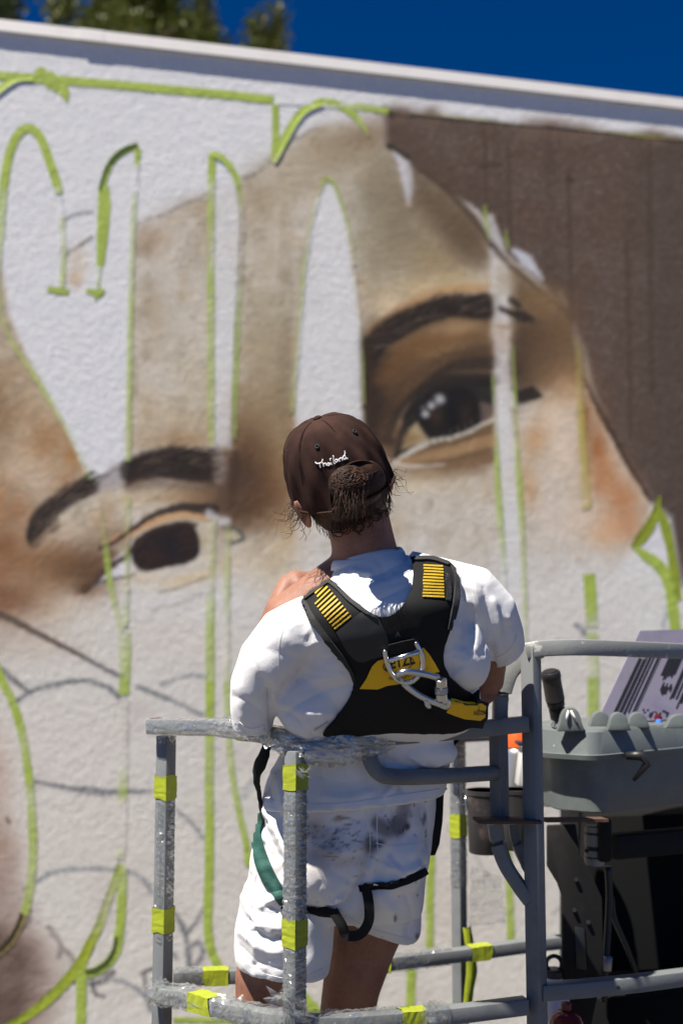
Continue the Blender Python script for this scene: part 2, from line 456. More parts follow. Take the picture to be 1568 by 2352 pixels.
    # hair outline
    p.stroke([(960, 390), (1030, 440), (1090, 505), (1128, 560), (1172, 612), (1240, 668), (1290, 712), (1312, 742)], [6, 14, 18, 14, 12, 14, 16, 8], rgb(62, 50, 42), 6, .8)
    p.stroke([(892, 335), (915, 348), (935, 362)], 10, rgb(46, 44, 36), 5, .9)
    p.stroke([(884, 250), (900, 266)], 12, rgb(60, 50, 40), 4, .8)
    p.stroke([(1340, 870), (1370, 930), (1400, 985), (1440, 1062), (1492, 1146)], [10, 14, 14, 13, 9], rgb(50, 40, 36), 5, .92)
    p.keep = keep
    line = rgb(122, 120, 118)
    p.stroke([(146, 506), (175, 494), (213, 488)], [6, 9, 7], line, 4, .75, rough=.4)
    p.stroke([(148, 592), (175, 572), (213, 545)], [10, 10, 7], rgb(112, 108, 104), 4, .85, rough=.3)
    p.stroke([(320, 515), (350, 500), (400, 482), (440, 462), (480, 445)], [10, 7, 9, 6, 8], rgb(132, 126, 118), 5, .75, rough=.5)
    p.stroke([(560, 412), (600, 388), (635, 350), (690, 312), (730, 290)], [10, 9, 8, 6, 5], rgb(128, 120, 110), 5, .75, rough=.4)
    p.blob(175, 640, 16, 22, rgb(190, 164, 132), .8)
    p.blob(180, 600, 26, 40, rgb(200, 186, 166), .7)
    p.stroke([(86, 650), (90, 662)], 7, rgb(130, 136, 140), 3, .8); p.stroke([(222, 690), (226, 702)], 9, rgb(70, 80, 86), 3, .9)
    # ---------------- left brow
    dark = rgb(46, 40, 38)
    p.keep = None
    p.poly([(60, 1238), (70, 1200), (95, 1165), (135, 1130), (180, 1108), (208, 1096), (220, 1120), (218, 1132), (170, 1150), (130, 1172), (105, 1195), (92, 1230), (70, 1252)], dark, 6, .95, True)
    for q in [((75, 1225), (110, 1175), (170, 1135)), ((90, 1215), (130, 1165), (195, 1125)), ((68, 1215), (100, 1168))]:
        p.stroke(q, 5, rgb(84, 80, 78), 3, .6)
    p.stroke([(74, 1226), (100, 1184), (140, 1150), (190, 1122), (214, 1114)], [28, 46, 50, 46, 36], rgb(50, 43, 40), 8, .85, rough=.2)
    p.stroke([(80, 1250), (100, 1226), (130, 1196)], [18, 20, 12], rgb(98, 80, 66), 8, .6)
    p.stroke([(118, 1222), (135, 1208)], 9, rgb(92, 78, 66), 4, .7); p.stroke([(78, 1258), (92, 1250)], 5, rgb(110, 94, 80), 3, .7)
    p.blob(140, 1110, 50, 20, rgb(160, 122, 88), .55, -28)
    p.poly([(222, 1098), (260, 1070), (300, 1060), (298, 1110), (222, 1130)], rgb(160, 152, 150), 10, .8)
    p.stroke([(225, 1105), (260, 1080), (300, 1066)], 14, rgb(126, 116, 116), 6, .6)
    p.poly([(290, 1075), (310, 1052), (350, 1040), (400, 1030), (440, 1034), (485, 1048), (492, 1105), (470, 1108), (420, 1104), (360, 1094), (320, 1104), (292, 1115)], dark, 7, .96, True)
    for q in [((390, 1036), (430, 1046), (465, 1056)), ((320, 1068), (380, 1058), (430, 1068)), ((360, 1086), (380, 1080))]:
        p.stroke(q, 4, rgb(98, 84, 68), 3, .7)
    p.stroke([(300, 1082), (350, 1066), (410, 1062), (486, 1078)], [52, 66, 72, 70], rgb(46, 39, 37), 8, .85, rough=.15)
    p.stroke([(296, 1118), (340, 1108), (400, 1112), (480, 1118)], 26, rgb(96, 76, 62), 10, .55)
    p.poly([(490, 1060), (520, 1050), (540, 1050), (600, 1110), (560, 1160), (500, 1180)], rgb(98, 76, 62), 14, .8)
    p.stroke([(540, 1040), (538, 1100), (530, 1150)], [18, 24, 20], rgb(58, 46, 40), 8, .7)
    p.stroke([(500, 1040), (508, 1070), (505, 1100)], 26, rgb(176, 166, 160), 9, .6)
    rb = random.Random(6)
    def hairs(path, half, n, ang, L, cols):
        q = catmull(path, 8)
        for k in range(n):
            a = q[rb.randrange(len(q))]; o = rb.uniform(-half, half)
            t = R(ang + rb.uniform(-16, 16)); l = L * rb.uniform(.5, 1.2)
            x, y = a[0] + rb.uniform(-6, 6), a[1] + o
            p.stroke([(x, y), (x + math.cos(t) * l * .5, y - math.sin(t) * l * .5 - 2), (x + math.cos(t) * l, y - math.sin(t) * l)], [1.5, rb.uniform(2.5, 4.5), 1], rgb(*rb.choice(cols)), 2, rb.uniform(.35, .85))
    HC_ = [(36, 31, 30), (36, 31, 30), (54, 46, 42), (88, 76, 68), (110, 92, 76)]
    hairs([(74, 1226), (104, 1182), (150, 1146), (212, 1112)], 26, 70, 40, 40, HC_)
    hairs([(300, 1080), (360, 1062), (420, 1060), (484, 1074)], 34, 80, 12, 46, HC_)
    for a in [(560, 1090, 60, 60, (74, 56, 44), .6), (600, 1150, 50, 40, (92, 66, 46), .6), (500, 1150, 50, 24, (84, 64, 50), .6), (200, 1290, 50, 36, (92, 68, 50), .55), (270, 1230, 40, 24, (120, 92, 66), .5), (130, 1270, 60, 30, (138, 104, 74), .5), (420, 1140, 70, 16, (150, 120, 88), .5)]:
        p.blob(a[0], a[1], a[2], a[3], rgb(*a[4]), a[5])
    # ---------------- left eye
    p.poly([(235, 1300), (270, 1278), (300, 1262), (300, 1320), (250, 1336), (225, 1345)], rgb(214, 212, 214), 6, .9)
    p.poly([(445, 1205), (488, 1196), (492, 1290), (440, 1310), (330, 1330), (300, 1320), (300, 1250)], rgb(204, 196, 182), 8, .85)
    p.blob(465, 1240, 24, 36, rgb(182, 168, 140), .8)
    p.stroke([(245, 1250), (300, 1222), (360, 1194), (420, 1182), (480, 1186)], [12, 18, 20, 18, 16], rgb(196, 152, 108), 6, .85)
    p.poly([(300, 1256), (318, 1232), (355, 1212), (410, 1202), (440, 1204), (452, 1226), (458, 1258), (450, 1282), (425, 1294), (380, 1304), (342, 1312), (318, 1304), (302, 1284)], rgb(44, 36, 36), 5, 1, True)
    p.blob(392, 1256, 34, 30, rgb(34, 32, 36), .8); p.blob(350, 1278, 26, 22, rgb(60, 40, 36), .6); p.blob(425, 1240, 22, 26, rgb(58, 40, 36), .5)
    p.stroke([(228, 1262), (270, 1240), (310, 1210), (360, 1180), (420, 1166), (490, 1172)], [8, 9, 11, 14, 20, 26], rgb(56, 46, 42), 4, .92)
    p.stroke([(195, 1356), (240, 1312), (275, 1288), (305, 1262), (340, 1226), (400, 1204), (450, 1206)], [20, 20, 12, 9, 8, 8, 8], rgb(60, 46, 40), 4, .9)
    p.stroke([(185, 1350), (220, 1310), (260, 1272)], [30, 36, 20], rgb(104, 78, 58), 9, .7)
    p.stroke([(215, 1344), (260, 1330), (310, 1318)], [7, 9, 5], rgb(92, 88, 84), 3, .85)
    p.stroke([(365, 1362), (420, 1346), (484, 1318)], [5, 6, 8], rgb(128, 118, 106), 4, .75)
    p.stroke([(350, 1402), (420, 1382), (460, 1370)], [6, 7, 4], rgb(160, 152, 142), 5, .6)
    p.blob(430, 1330, 70, 14, rgb(206, 180, 134), .6, -14); p.blob(330, 1330, 40, 14, rgb(204, 182, 146), .5)
    p.stroke([(508, 1212), (535, 1212), (556, 1226), (558, 1238), (540, 1246), (518, 1243)], [5, 7, 8, 8, 8, 6], rgb(74, 80, 78), 3, .92)
    p.blob(535, 1230, 14, 10, rgb(214, 206, 160), .6)
    p.stroke([(480, 1180), (500, 1195), (520, 1196)], 20, rgb(212, 212, 214), 7, .7)
    # ---------------- right eye: socket
    p.keep = keep
    p.poly([(834, 800), (850, 764), (900, 730), (960, 700), (1040, 680), (1126, 690), (1132, 960), (1135, 1060), (1030, 1090), (900, 1060), (845, 1010), (834, 960)], rgb(106, 82, 58), 12, .95)
    for a in [(900, 860, 50, 60, (84, 62, 44), .8), (870, 900, 40, 110, (62, 48, 38), .95), (850, 840, 26, 80, (54, 44, 38), .9), (890, 990, 30, 60, (88, 66, 48), .8), (990, 800, 80, 34, (122, 94, 62), .85), (1060, 760, 60, 24, (172, 142, 104), .85),
              (1090, 790, 40, 30, (104, 84, 64), .8), (930, 880, 40, 50, (108, 80, 54), .8), (900, 950, 24, 50, (72, 58, 48), .7), (880, 1040, 30, 24, (140, 116, 92), .6), (960, 660, 70, 26, (196, 172, 132), .7), (1060, 650, 60, 30, (190, 168, 128), .7), (890, 700, 40, 30, (208, 184, 148), .75)]:
        p.blob(a[0], a[1], a[2], a[3], rgb(*a[4]), a[5])
    p.stroke([(850, 760), (900, 726), (960, 690), (1030, 668), (1110, 662)], [20, 24, 26, 22, 20], rgb(178, 132, 84), 10, .6)
    p.poly([(950, 396), (1040, 450), (1112, 532), (1150, 600), (1090, 610), (1010, 540), (955, 460)], rgb(98, 82, 64), 30, .8)
    p.poly([(1174, 610), (1240, 672), (1306, 742), (1334, 802), (1346, 872), (1300, 900), (1240, 896), (1184, 892), (1176, 740)], rgb(98, 78, 58), 22, .9, cl=.25)
    p.blob(1262, 720, 30, 40, rgb(132, 108, 80), .6); p.blob(1300, 830, 26, 40, rgb(128, 100, 72), .6); p.blob(1210, 800, 24, 60, rgb(70, 56, 44), .7)
    # brow
    p.poly([(838, 830), (845, 790), (870, 760), (905, 740), (945, 716), (985, 698), (1030, 690), (1075, 684), (1118, 672), (1130, 700), (1128, 728), (1100, 732), (1050, 728), (1000, 738), (960, 756), (920, 776), (880, 802), (850, 850)], rgb(42, 36, 34), 9, .97, True)
    for q in [((880, 770), (930, 740), (990, 712)), ((1040, 700), (1080, 708), (1120, 722)), ((900, 775), (960, 740), (1030, 722))]:
        p.stroke(q, 5, rgb(74, 66, 60), 4, .6)
    p.stroke([(1075, 712), (1115, 718)], 6, rgb(110, 92, 78), 4, .5)
    p.stroke([(846, 812), (880, 766), (930, 734), (985, 712), (1040, 702), (1128, 706)], [44, 52, 48, 46, 46, 54], rgb(44, 37, 34), 11, .88, rough=.15)
    p.stroke([(862, 800), (905, 762), (960, 736), (1020, 722)], 7, rgb(78, 68, 60), 4, .5)
    p.stroke([(842, 790), (844, 880), (850, 980), (862, 1020)], [30, 40, 34, 24], rgb(56, 44, 36), 12, .85)
    p.stroke([(880, 870), (930, 812), (1000, 782), (1100, 770)], [40, 34, 26, 22], rgb(112, 80, 50), 14, .6)
    p.stroke([(900, 940), (930, 886), (990, 842), (1060, 816), (1130, 806)], [34, 30, 26, 28, 34], rgb(76, 58, 44), 12, .7)
    hairs([(856, 800), (900, 752), (960, 722), (1030, 704), (1118, 704)], 24, 110, 24, 44, HC_)
    # lid crease
    p.stroke([(890, 1010), (915, 950), (960, 892), (1010, 855), (1060, 838), (1132, 832)], [26, 22, 18, 18, 24, 30], rgb(56, 46, 40), 6, .92)
    p.stroke([(905, 1000), (935, 940), (985, 888), (1040, 866), (1130, 862)], [10, 12, 14, 16, 18], rgb(152, 126, 98), 5, .85)
    p.poly([(900, 1050), (915, 990), (945, 930), (985, 900), (1040, 878), (1130, 880), (1132, 935), (1100, 985), (1040, 1005), (985, 1020), (940, 1040)], rgb(40, 38, 38), 7, .95)
    p.poly([(918, 1032), (940, 985), (958, 968), (975, 985), (990, 1008), (960, 1024)], rgb(168, 148, 112), 6, .95)
    p.blob(940, 1010, 18, 16, rgb(140, 112, 76), .7)
    p.poly([(950, 940), (980, 908), (1030, 892), (1080, 895), (1098, 930), (1098, 962), (1080, 985), (1030, 998), (985, 1006), (962, 975)], rgb(36, 33, 34), 6, .97, True)
    p.poly([(1030 + 70 * math.cos(t), 946 + 62 * math.sin(t)) for t in np.linspace(0, 6.283, 25)[:-1]], rgb(30, 28, 29), 6, .97)
    p.stroke([(930, 960), (970, 900), (1030, 872), (1132, 872)], [16, 26, 30, 34], rgb(36, 32, 32), 8, .9)
    p.blob(1005, 955, 22, 22, rgb(74, 52, 40), .7); p.blob(1066, 952, 16, 24, rgb(64, 48, 40), .6); p.blob(1035, 955, 22, 24, rgb(22, 22, 24), .95)
    for x, y, r_ in [(1009, 916, 13), (990, 929, 10), (976, 950, 9), (972, 935, 7)]:
        p.blob(x, y, r_, r_, rgb(178, 176, 176), .95 if r_ > 8 else .4, pw=3, cl=0)
    p.poly([(1100, 925), (1130, 930), (1130, 965), (1106, 968)], rgb(112, 96, 86), 7, .8)
    p.stroke([(905, 1060), (960, 1030), (1000, 1012), (1050, 1002), (1100, 980), (1140, 958)], [12, 14, 12, 12, 10, 8], rgb(196, 188, 172), 4, .9)
    for k in range(7):
        x = 985 + k * 16; y = 1022 - k * 7
        p.stroke([(x, y - 12), (x + 8, y + 6)], 5, rgb(92, 84, 70), 3, .6)
    p.stroke([(920, 1064), (980, 1050), (1060, 1032), (1130, 1010)], [14, 20, 24, 26], rgb(170, 136, 98), 7, .8)
    p.stroke([(930, 1084), (1000, 1074), (1080, 1060), (1132, 1050)], [10, 14, 18, 18], rgb(128, 102, 76), 8, .75)
    p.stroke([(900, 1064), (950, 1072), (1020, 1066)], [8, 8, 4], rgb(204, 196, 184), 5, .8)
    p.stroke([(960, 1090), (1030, 1092), (1100, 1080)], [16, 24, 16], rgb(150, 126, 98), 10, .65)
    p.blob(960, 1110, 60, 22, rgb(204, 186, 154), .6); p.blob(1060, 1120, 70, 26, rgb(200, 186, 164), .6)
    # ---------------- right of the bare strip: temple, lash, cheek
    for a in [(1230, 780, 70, 80, (92, 72, 54), .95), (1190, 840, 36, 70, (62, 50, 42), .9), (1270, 850, 60, 60, (118, 92, 66), .9), (1290, 760, 36, 50, (110, 86, 62), .8), (1240, 690, 50, 36, (124, 98, 68), .8),
              (1300, 900, 46, 50, (178, 142, 106), .8), (1270, 960, 60, 50, (212, 190, 166), .85), (1230, 1010, 30, 40, (186, 140, 96), .7), (1215, 1120, 26, 50, (192, 144, 98), .6), (1290, 1040, 40, 70, (216, 196, 174), .8), (1370, 1020, 24, 70, (150, 98, 58), .85),
              (1385, 1090, 40, 60, (176, 118, 74), .8), (1345, 960, 14, 60, (140, 98, 60), .8), (1430, 1150, 40, 50, (180, 122, 80), .85), (1410, 1210, 50, 40, (200, 148, 108), .75), (1450, 1200, 30, 40, (178, 126, 88), .6), (1330, 1180, 40, 40, (206, 184, 160), .7), (1380, 1230, 40, 30, (204, 168, 130), .7), (1290, 1200, 60, 60, (208, 192, 176), .7), (1260, 1100, 30, 40, (214, 198, 180), .5)]:
        p.blob(a[0], a[1], a[2], a[3], rgb(*a[4]), a[5])
    p.keep = None
    p.poly([(1172, 890), (1190, 898), (1220, 886), (1238, 902), (1246, 912), (1222, 920), (1205, 926), (1190, 930)], rgb(44, 38, 36), 5, .95)
    p.stroke([(1146, 706), (1170, 718), (1200, 728), (1222, 732)], [8, 16, 26, 10], rgb(46, 42, 38), 5, .92)
    p.stroke([(1172, 688), (1190, 702)], 16, rgb(52, 46, 42), 5, .85); p.stroke([(1200, 726), (1222, 736)], 16, rgb(60, 50, 44), 6, .7)
    p.blob(1150, 770, 20, 34, rgb(186, 162, 142), .75); p.stroke([(1140, 748), (1172, 752)], 10, rgb(148, 120, 98), 6, .6)
    p.blob(1150, 640, 18, 40, rgb(184, 172, 150), .7)
    p.blob(1165, 640, 26, 30, rgb(150, 132, 108), .5)
    p.stroke([(1175, 940), (1185, 1000)], 10, rgb(150, 120, 96), 6, .5)
    p.poly([(1498, 1200), (1520, 1202), (1534, 1250), (1530, 1280), (1506, 1288), (1472, 1258)], rgb(208, 206, 208), 6, .95)
    for a in [(868, 940, 26, 60, (52, 42, 36), .7), (900, 1000, 24, 40, (78, 60, 46), .6), (1100, 836, 40, 18, (58, 48, 42), .7), (940, 850, 40, 30, (92, 70, 50), .6), (1240, 820, 50, 50, (92, 72, 54), .5), (980, 1092, 60, 14, (146, 120, 92), .5), (1090, 1076, 40, 18, (124, 98, 74), .5)]:
        p.keep = keep; p.blob(a[0], a[1], a[2], a[3], rgb(*a[4]), a[5]); p.keep = None
    # ---------------- lower wall: wash, grey sketch lines
    for a in [(90, 1480, 100, 30, (196, 182, 166), .6), (420, 1480, 120, 60, (206, 198, 188), .6), (150, 1700, 120, 90, (206, 199, 192), .6), (400, 1700, 90, 120, (205, 200, 195), .5), (170, 1900, 120, 90, (206, 199, 190), .6), (1060, 2080, 90, 90, (198, 188, 176), .6), (1290, 1400, 160, 90, (206, 200, 192), .7), (1480, 1420, 100, 70, (208, 206, 202), .6)]:
        p.blob(a[0], a[1], a[2], a[3], rgb(*a[4]), a[5])
    ln, ld = rgb(120, 124, 128), rgb(84, 84, 86)
    p.stroke([(-80, 1378), (0, 1412), (50, 1436), (110, 1466), (180, 1502), (240, 1536), (280, 1556)], [14, 16, 15, 13, 11, 9, 9], rgb(88, 76, 68), 4, .88)
    p.stroke([(200, 1512), (240, 1536), (282, 1556)], [10, 9, 12], rgb(126, 130, 136), 4, .6)
    def sk(pts, w, c=ln, o=.8): p.stroke(pts, np.array(w) * 1.25 if hasattr(w, '__len__') else w * 1.25, c, 5, min(1, o * 1.1), rough=.4)
    sk([(-60, 1520), (0, 1538), (35, 1562), (62, 1586)], [9, 10, 11, 7], ld)
    sk([(38, 1612), (62, 1594), (100, 1578), (150, 1568), (200, 1566), (245, 1578), (272, 1600)], [8, 9, 11, 9, 8, 9, 10], rgb(96, 100, 104), .85)
    sk([(316, 1578), (360, 1596), (410, 1616), (465, 1642)], [7, 9, 7, 10], rgb(104, 110, 112))
    sk([(370, 1572), (410, 1560), (440, 1552), (470, 1556)], [9, 5, 8, 7], rgb(120, 126, 128), .7)
    sk([(78, 1796), (120, 1804), (170, 1812), (220, 1818), (245, 1820), (300, 1817), (350, 1818)], [7, 7, 9, 14, 11, 8, 6], rgb(104, 106, 110), .9)
    sk([(404, 1858), (430, 1880), (455, 1910), (470, 1930)], [5, 6, 8, 9], rgb(118, 122, 126))
    sk([(84, 2024), (120, 2006), (180, 1996), (240, 1996), (300, 2006), (332, 2024), (348, 2050)], [10, 8, 7, 8, 8, 9, 10], rgb(120, 124, 130), .75)
    sk([(395, 2090), (415, 2120), (428, 2150), (434, 2190), (436, 2230), (424, 2262)], [7, 9, 10, 11, 10, 8], rgb(98, 100, 104), .85)
    sk([(470, 2085), (448, 2120), (430, 2145)], [6, 8, 8], rgb(104, 106, 110))
    sk([(436, 2180), (456, 2164), (468, 2186), (452, 2216), (436, 2232)], [8, 8, 9, 8, 8], rgb(108, 108, 110))
    sk([(330, 2240), (338, 2270), (360, 2278)], [9, 8, 5], ld, .7); sk([(325, 2190 + 45), (360, 2220), (380, 2210)], [6, 10, 8], rgb(86, 84, 86), .8)
    sk([(205, 2262), (240, 2250), (262, 2232)], [8, 12, 9], rgb(88, 84, 84), .8)
    sk([(215, 2255), (218, 2280), (240, 2288)], [10, 9, 6], rgb(84, 84, 84), .8)
    sk([(262, 2250), (300, 2262), (330, 2285), (348, 2320)], [7, 9, 10, 12], rgb(118, 122, 126), .8)
    sk([(398, 2190), (406, 2200)], 8); sk([(470, 2170), (490, 2150)], 6, ln, .4)
    sk([(1322, 1436), (1340, 1452), (1356, 1478)], [8, 10, 8], rgb(104, 106, 112)); sk([(1548, 1372), (1530, 1410), (1520, 1440)], [6, 8, 6], rgb(140, 148, 152)); sk([(1555, 1330), (1568, 1345)], 10, rgb(120, 120, 122), .6)
    sk([(1270, 2100), (1300, 2078), (1400, 2040)], [5, 6, 5], ln, .6)
    sk([(1090, 1960), (1110, 2000), (1140, 2040)], [3, 4, 3], ln, .5); sk([(560, 1830), (590, 1780)], 12, rgb(150, 156, 158), .6); pass
    # brown ground of the next letter, lower left
    low = [(-900, 1850), (-20, 1880), (30, 1990), (60, 2090), (96, 2160), (130, 2200), (140, 2290), (90, 2420), (40, 2800), (-900, 2800)]
    p.poly(low, rgb(150, 130, 120), 46, .85, cl=.3)
    p.poly([(-900, 2060), (0, 2130), (30, 2150), (70, 2180), (90, 2240), (60, 2320), (0, 2450), (-900, 2800)], rgb(96, 78, 70), 34, .85, cl=.3)
    p.blob(-10, 1800, 40, 120, rgb(176, 150, 132), .6); p.blob(10, 1960, 40, 70, rgb(160, 136, 120), .7)
    sk([(60, 2040), (70, 2100), (60, 2130)], 7, rgb(92, 80, 74), .6); sk([(112, 2130), (140, 2170), (136, 2200)], [10, 12, 8], rgb(118, 104, 98), .6); sk([(150, 2180), (170, 2210), (162, 2250), (180, 2262)], [9, 10, 9, 7], rgb(112, 98, 92), .7)
    p.stroke([(18, 1880), (22, 1890)], 9, rgb(110, 88, 76), 3, .8)
    # overspray specks
    p.C *= (1 + 0.035 * p.grain)[:, None]
    return np.clip(p.C, 0.02, 0.98)

KALB = 1.22
def nonuni(a, b, step, lo, hi, coarse):
    l = list(np.arange(a, b + step / 2, step))
    return np.array(list(np.arange(lo, a - coarse * .5, coarse)) + l + list(np.arange(b + coarse, hi + coarse * .5, coarse)))
p_l, p_r = wallpt(-430, 1176), wallpt(1900, 1176)
s_a, s_b = (p_l - W0).dot(WDIR), (p_r - W0).dot(WDIR)
WTOP = wallpt(0, 74).z
SS = nonuni(s_a, s_b, 0.0056, s_a - 5.0, s_b + 6.5, 0.5)
ZZ = np.concatenate([np.linspace(0.0, 0.95, 4)[:-1], np.arange(0.95, WTOP, 0.0052), [WTOP]])
gs, gz = np.meshgrid(SS, ZZ)
gs, gz = gs.ravel(), gz.ravel()
wx, wy = W0.x + WDIR.x * gs, W0.y + WDIR.y * gs
cdx, cdy, cdz = wx - CAM.x, wy - CAM.y, gz - CAM.z
zf = cdy * FWD.y + cdz * FWD.z
Uw = CX + FU * cdx / zf
Vw = CY - FU * (cdy * UPV.y + cdz * UPV.z) / zf
mural = s2l(paint_mural(Uw, Vw)) * KALB
mural = np.clip(mural, 0.01, 0.86)
relief = 0.00062 * fbm(gs / 0.0125, gz / 0.0125, 2, 71) + 0.00022 * fbm(gs / 0.05, gz / 0.04, 2, 75)
inner = (gs > s_a - .01) & (gs < s_b + .01)
relief = np.where(inner, relief, 0)
wv = np.stack([wx + WN.x * relief, wy + WN.y * relief, gz], 1)
nx, nz_ = len(SS), len(ZZ)
ii = np.arange(nx - 1)[None, :] + nx * np.arange(nz_ - 1)[:, None]
wf = np.stack([ii, ii + 1, ii + nx + 1, ii + nx], -1).reshape(-1, 4)
me = bpy.data.meshes.new('wall')
me.vertices.add(len(wv)); me.vertices.foreach_set('co', wv.astype(np.float32).ravel())
me.loops.add(wf.size); me.loops.foreach_set('vertex_index', wf.astype(np.int32).ravel())
me.polygons.add(len(wf)); me.polygons.foreach_set('loop_start', np.arange(0, wf.size, 4, dtype=np.int32))
me.update(calc_edges=True)
me.polygons.foreach_set('use_smooth', np.ones(len(wf), bool))
ca = me.color_attributes.new('paint', 'FLOAT_COLOR', 'POINT')
cc = np.ones((len(wv), 4), np.float32); cc[:, :3] = mural
ca.data.foreach_set('color', cc.ravel())
STUCCO = mat('painted_stucco', rough=0.92, spec=0.2, attr='paint', bump=[(230.0, 0.6, 0.0035), (520.0, 0.4, 0.0015)])
me.materials.append(STUCCO)
bld = thing('building', 'low white stucco building carrying a half painted mural of a face', 'building', (W0.x, W0.y, 0))
wall = link('wall', me, bld)
WHT = mat('white_render', (0.72, 0.72, 0.72), 0.9, bump=[(120, .4, .004)])
back = [W0 + WDIR * SS[0], W0 + WDIR * SS[-1]]
dep = -WN * 7.0
def quad(name, a, b, c, d, m, parent):
    q = MB(); q.add([a, b, c, d], [(0, 1, 2, 3)]); return q.build(name, m, parent)
zt = Vector((0, 0, WTOP))
for nm, a, b in (('side_wall', back[0], back[0] + dep), ('side_wall', back[1], back[1] + dep), ('rear_wall', back[0] + dep, back[1] + dep)):
    quad(nm, a, b, b + zt, a + zt, WHT, bld)
quad('roof', back[0] + zt * 0.995, back[1] + zt * 0.995, back[1] + dep + zt * 0.995, back[0] + dep + zt * 0.995, mat('roof_felt', (0.25, 0.25, 0.25), 0.9), bld)

# roof-edge flashing: three lengths of folded white sheet and the joint cover
FL = mat('white_flashing', (0.60, 0.58, 0.565), 0.5, noise=[(9, (0.53, 0.51, 0.49), 0.5, 0.8), (40, (0.42, 0.39, 0.35), .68, .8)])
def flashing(name, s0, s1, o, h0=0.0, h1=0.047, lip=0.0):
    prof = [(o, WTOP + h0), (o - 0.008, WTOP + h1), (-0.32, WTOP + h1 + 0.012), (-0.32, WTOP + h1 - 0.003), (-0.004 + 0, WTOP + h1 - 0.006), (-0.004, WTOP + h0)]
    b = MB(); r = []
    for s in (s0, s1):
        base = W0 + WDIR * s
        r.append([Vector((base.x + WN.x * a, base.y + WN.y * a, z)) for a, z in prof])
    b.loft(r); return b.build(name, FL, bld, auto=20)
def sw(u, v): return (wallpt(u, v) - W0).dot(WDIR)
sj, sj2 = sw(182, 60), sw(240, 66)
flashing('flashing', SS[0], sj + .006, 0.0140)
flashing('flashing', sj2 - .006, sw(1700, 230), 0.0162)
flashing('flashing', sw(1700, 230) + .002, SS[-1], 0.0162)
flashing('joint_cover', sj, sj2, 0.0172, -0.0006, 0.0482)

# ================================================================== green masking tape on the wall
TAPE = mat('tape_on_wall', rough=0.55, spec=0.35, attr='paint', bump=[(60, 0.5, 0.004)])
GREEN = rgb(156, 174, 76)
_names = {}
def sample_wall(u, v):
    p = wallpt(u, v); s = (p - W0).dot(WDIR)
    i = int(np.clip(np.searchsorted(SS, s), 0, nx - 1)); j = int(np.clip(np.searchsorted(ZZ, p.z), 0, nz_ - 1))
    return mural[j * nx + i]
def wall_relief(u, v):
    p = wallpt(u, v); s = (p - W0).dot(WDIR)
    i = int(np.clip(np.searchsorted(SS, s), 1, nx - 1)); j = int(np.clip(np.searchsorted(ZZ, p.z), 1, nz_ - 1))
    return max(relief[j * nx + i], relief[j * nx + i - 1], relief[(j - 1) * nx + i], relief[(j - 1) * nx + i - 1])
def tape(label, pts, w, group=None, smooth=True, green=GREEN, lift=0.0, rag=0.0, seed=0):
    """pts: (u, v, cover) survey points along the run; cover 0 = bare tape, 1 = hidden under paint"""
    rnd = random.Random(seed + int(abs(pts[0][0]) * 7 + abs(pts[0][1])))
    q = [(a[0], a[1], a[2] if len(a) > 2 else 0.0) for a in pts]
    if smooth and len(q) > 2: q = catmull(q, 7)
    # resample finely
    d = []
    for a, b in zip(q[:-1], q[1:]):
        n = max(1, int(math.hypot(b[0] - a[0], b[1] - a[1]) / 9))
        d += [tuple(a[k] + (b[k] - a[k]) * i / n for k in range(3)) for i in range(n)]
    d.append(q[-1])
    ws = np.interp(np.linspace(0, 1, len(d)), np.linspace(0, 1, len(w)), w) if hasattr(w, '__len__') else np.full(len(d), float(w))
    V_, F_, Cc = [], [], []
    for i, (u, v, c) in enumerate(d):
        a, b = d[max(i - 1, 0)], d[min(i + 1, len(d) - 1)]
        tx, ty = b[0] - a[0], b[1] - a[1]; L = math.hypot(tx, ty) or 1
        nx_, ny_ = -ty / L, tx / L
        hw = ws[i] / 2 * 1.08
        for k, f in enumerate((-1, -0.35, 0.35, 1)):
            e = hw * f * (1 + rag * rnd.uniform(-1, 1) * (abs(f) == 1)) + 0.5 * (rnd.random() - .5)
            off = wall_relief(u + nx_ * e, v + ny_ * e) + 0.0006 + 0.0003 * (k in (1, 2)) + 0.0006 * rnd.random() + lift * 0.35 * (k == 3)
            V_.append(wallpt(u + nx_ * e, v + ny_ * e, off))
            pz = math.sin(v * .021 + pts[0][0]) + math.sin(v * .0083 + 2 + pts[0][0] * .3)
            if 430 < v < 1560 and len(pts[0]) > 2: c = min(.92, .8 * c + .16 + .05 * pz)
            cov = min(1, max(0, 1.2 * c + 0.14 * rnd.uniform(-1, 1) * (c > 0.02)))
            gcol = s2l(green) * KALB * (1 + 0.10 * rnd.uniform(-1, 1))
            wc = sample_wall(u + nx_ * e * 1.6, v + ny_ * e * 1.6) if c > 0.02 else gcol
            Cc.append(np.clip(gcol * (1 - cov) + wc * cov, 0.01, 0.8))
    for i in range(len(d) - 1):
        for k in range(3):
            F_.append((i * 4 + k, i * 4 + k + 1, i * 4 + 5 + k, i * 4 + 4 + k))
    me = mesh_from('masking_tape', V_, F_, TAPE, True, np.array(Cc))
    o = link('masking_tape', me)
    return tag(o, label, 'tape', group or 'green tape outlining letters on the wall')

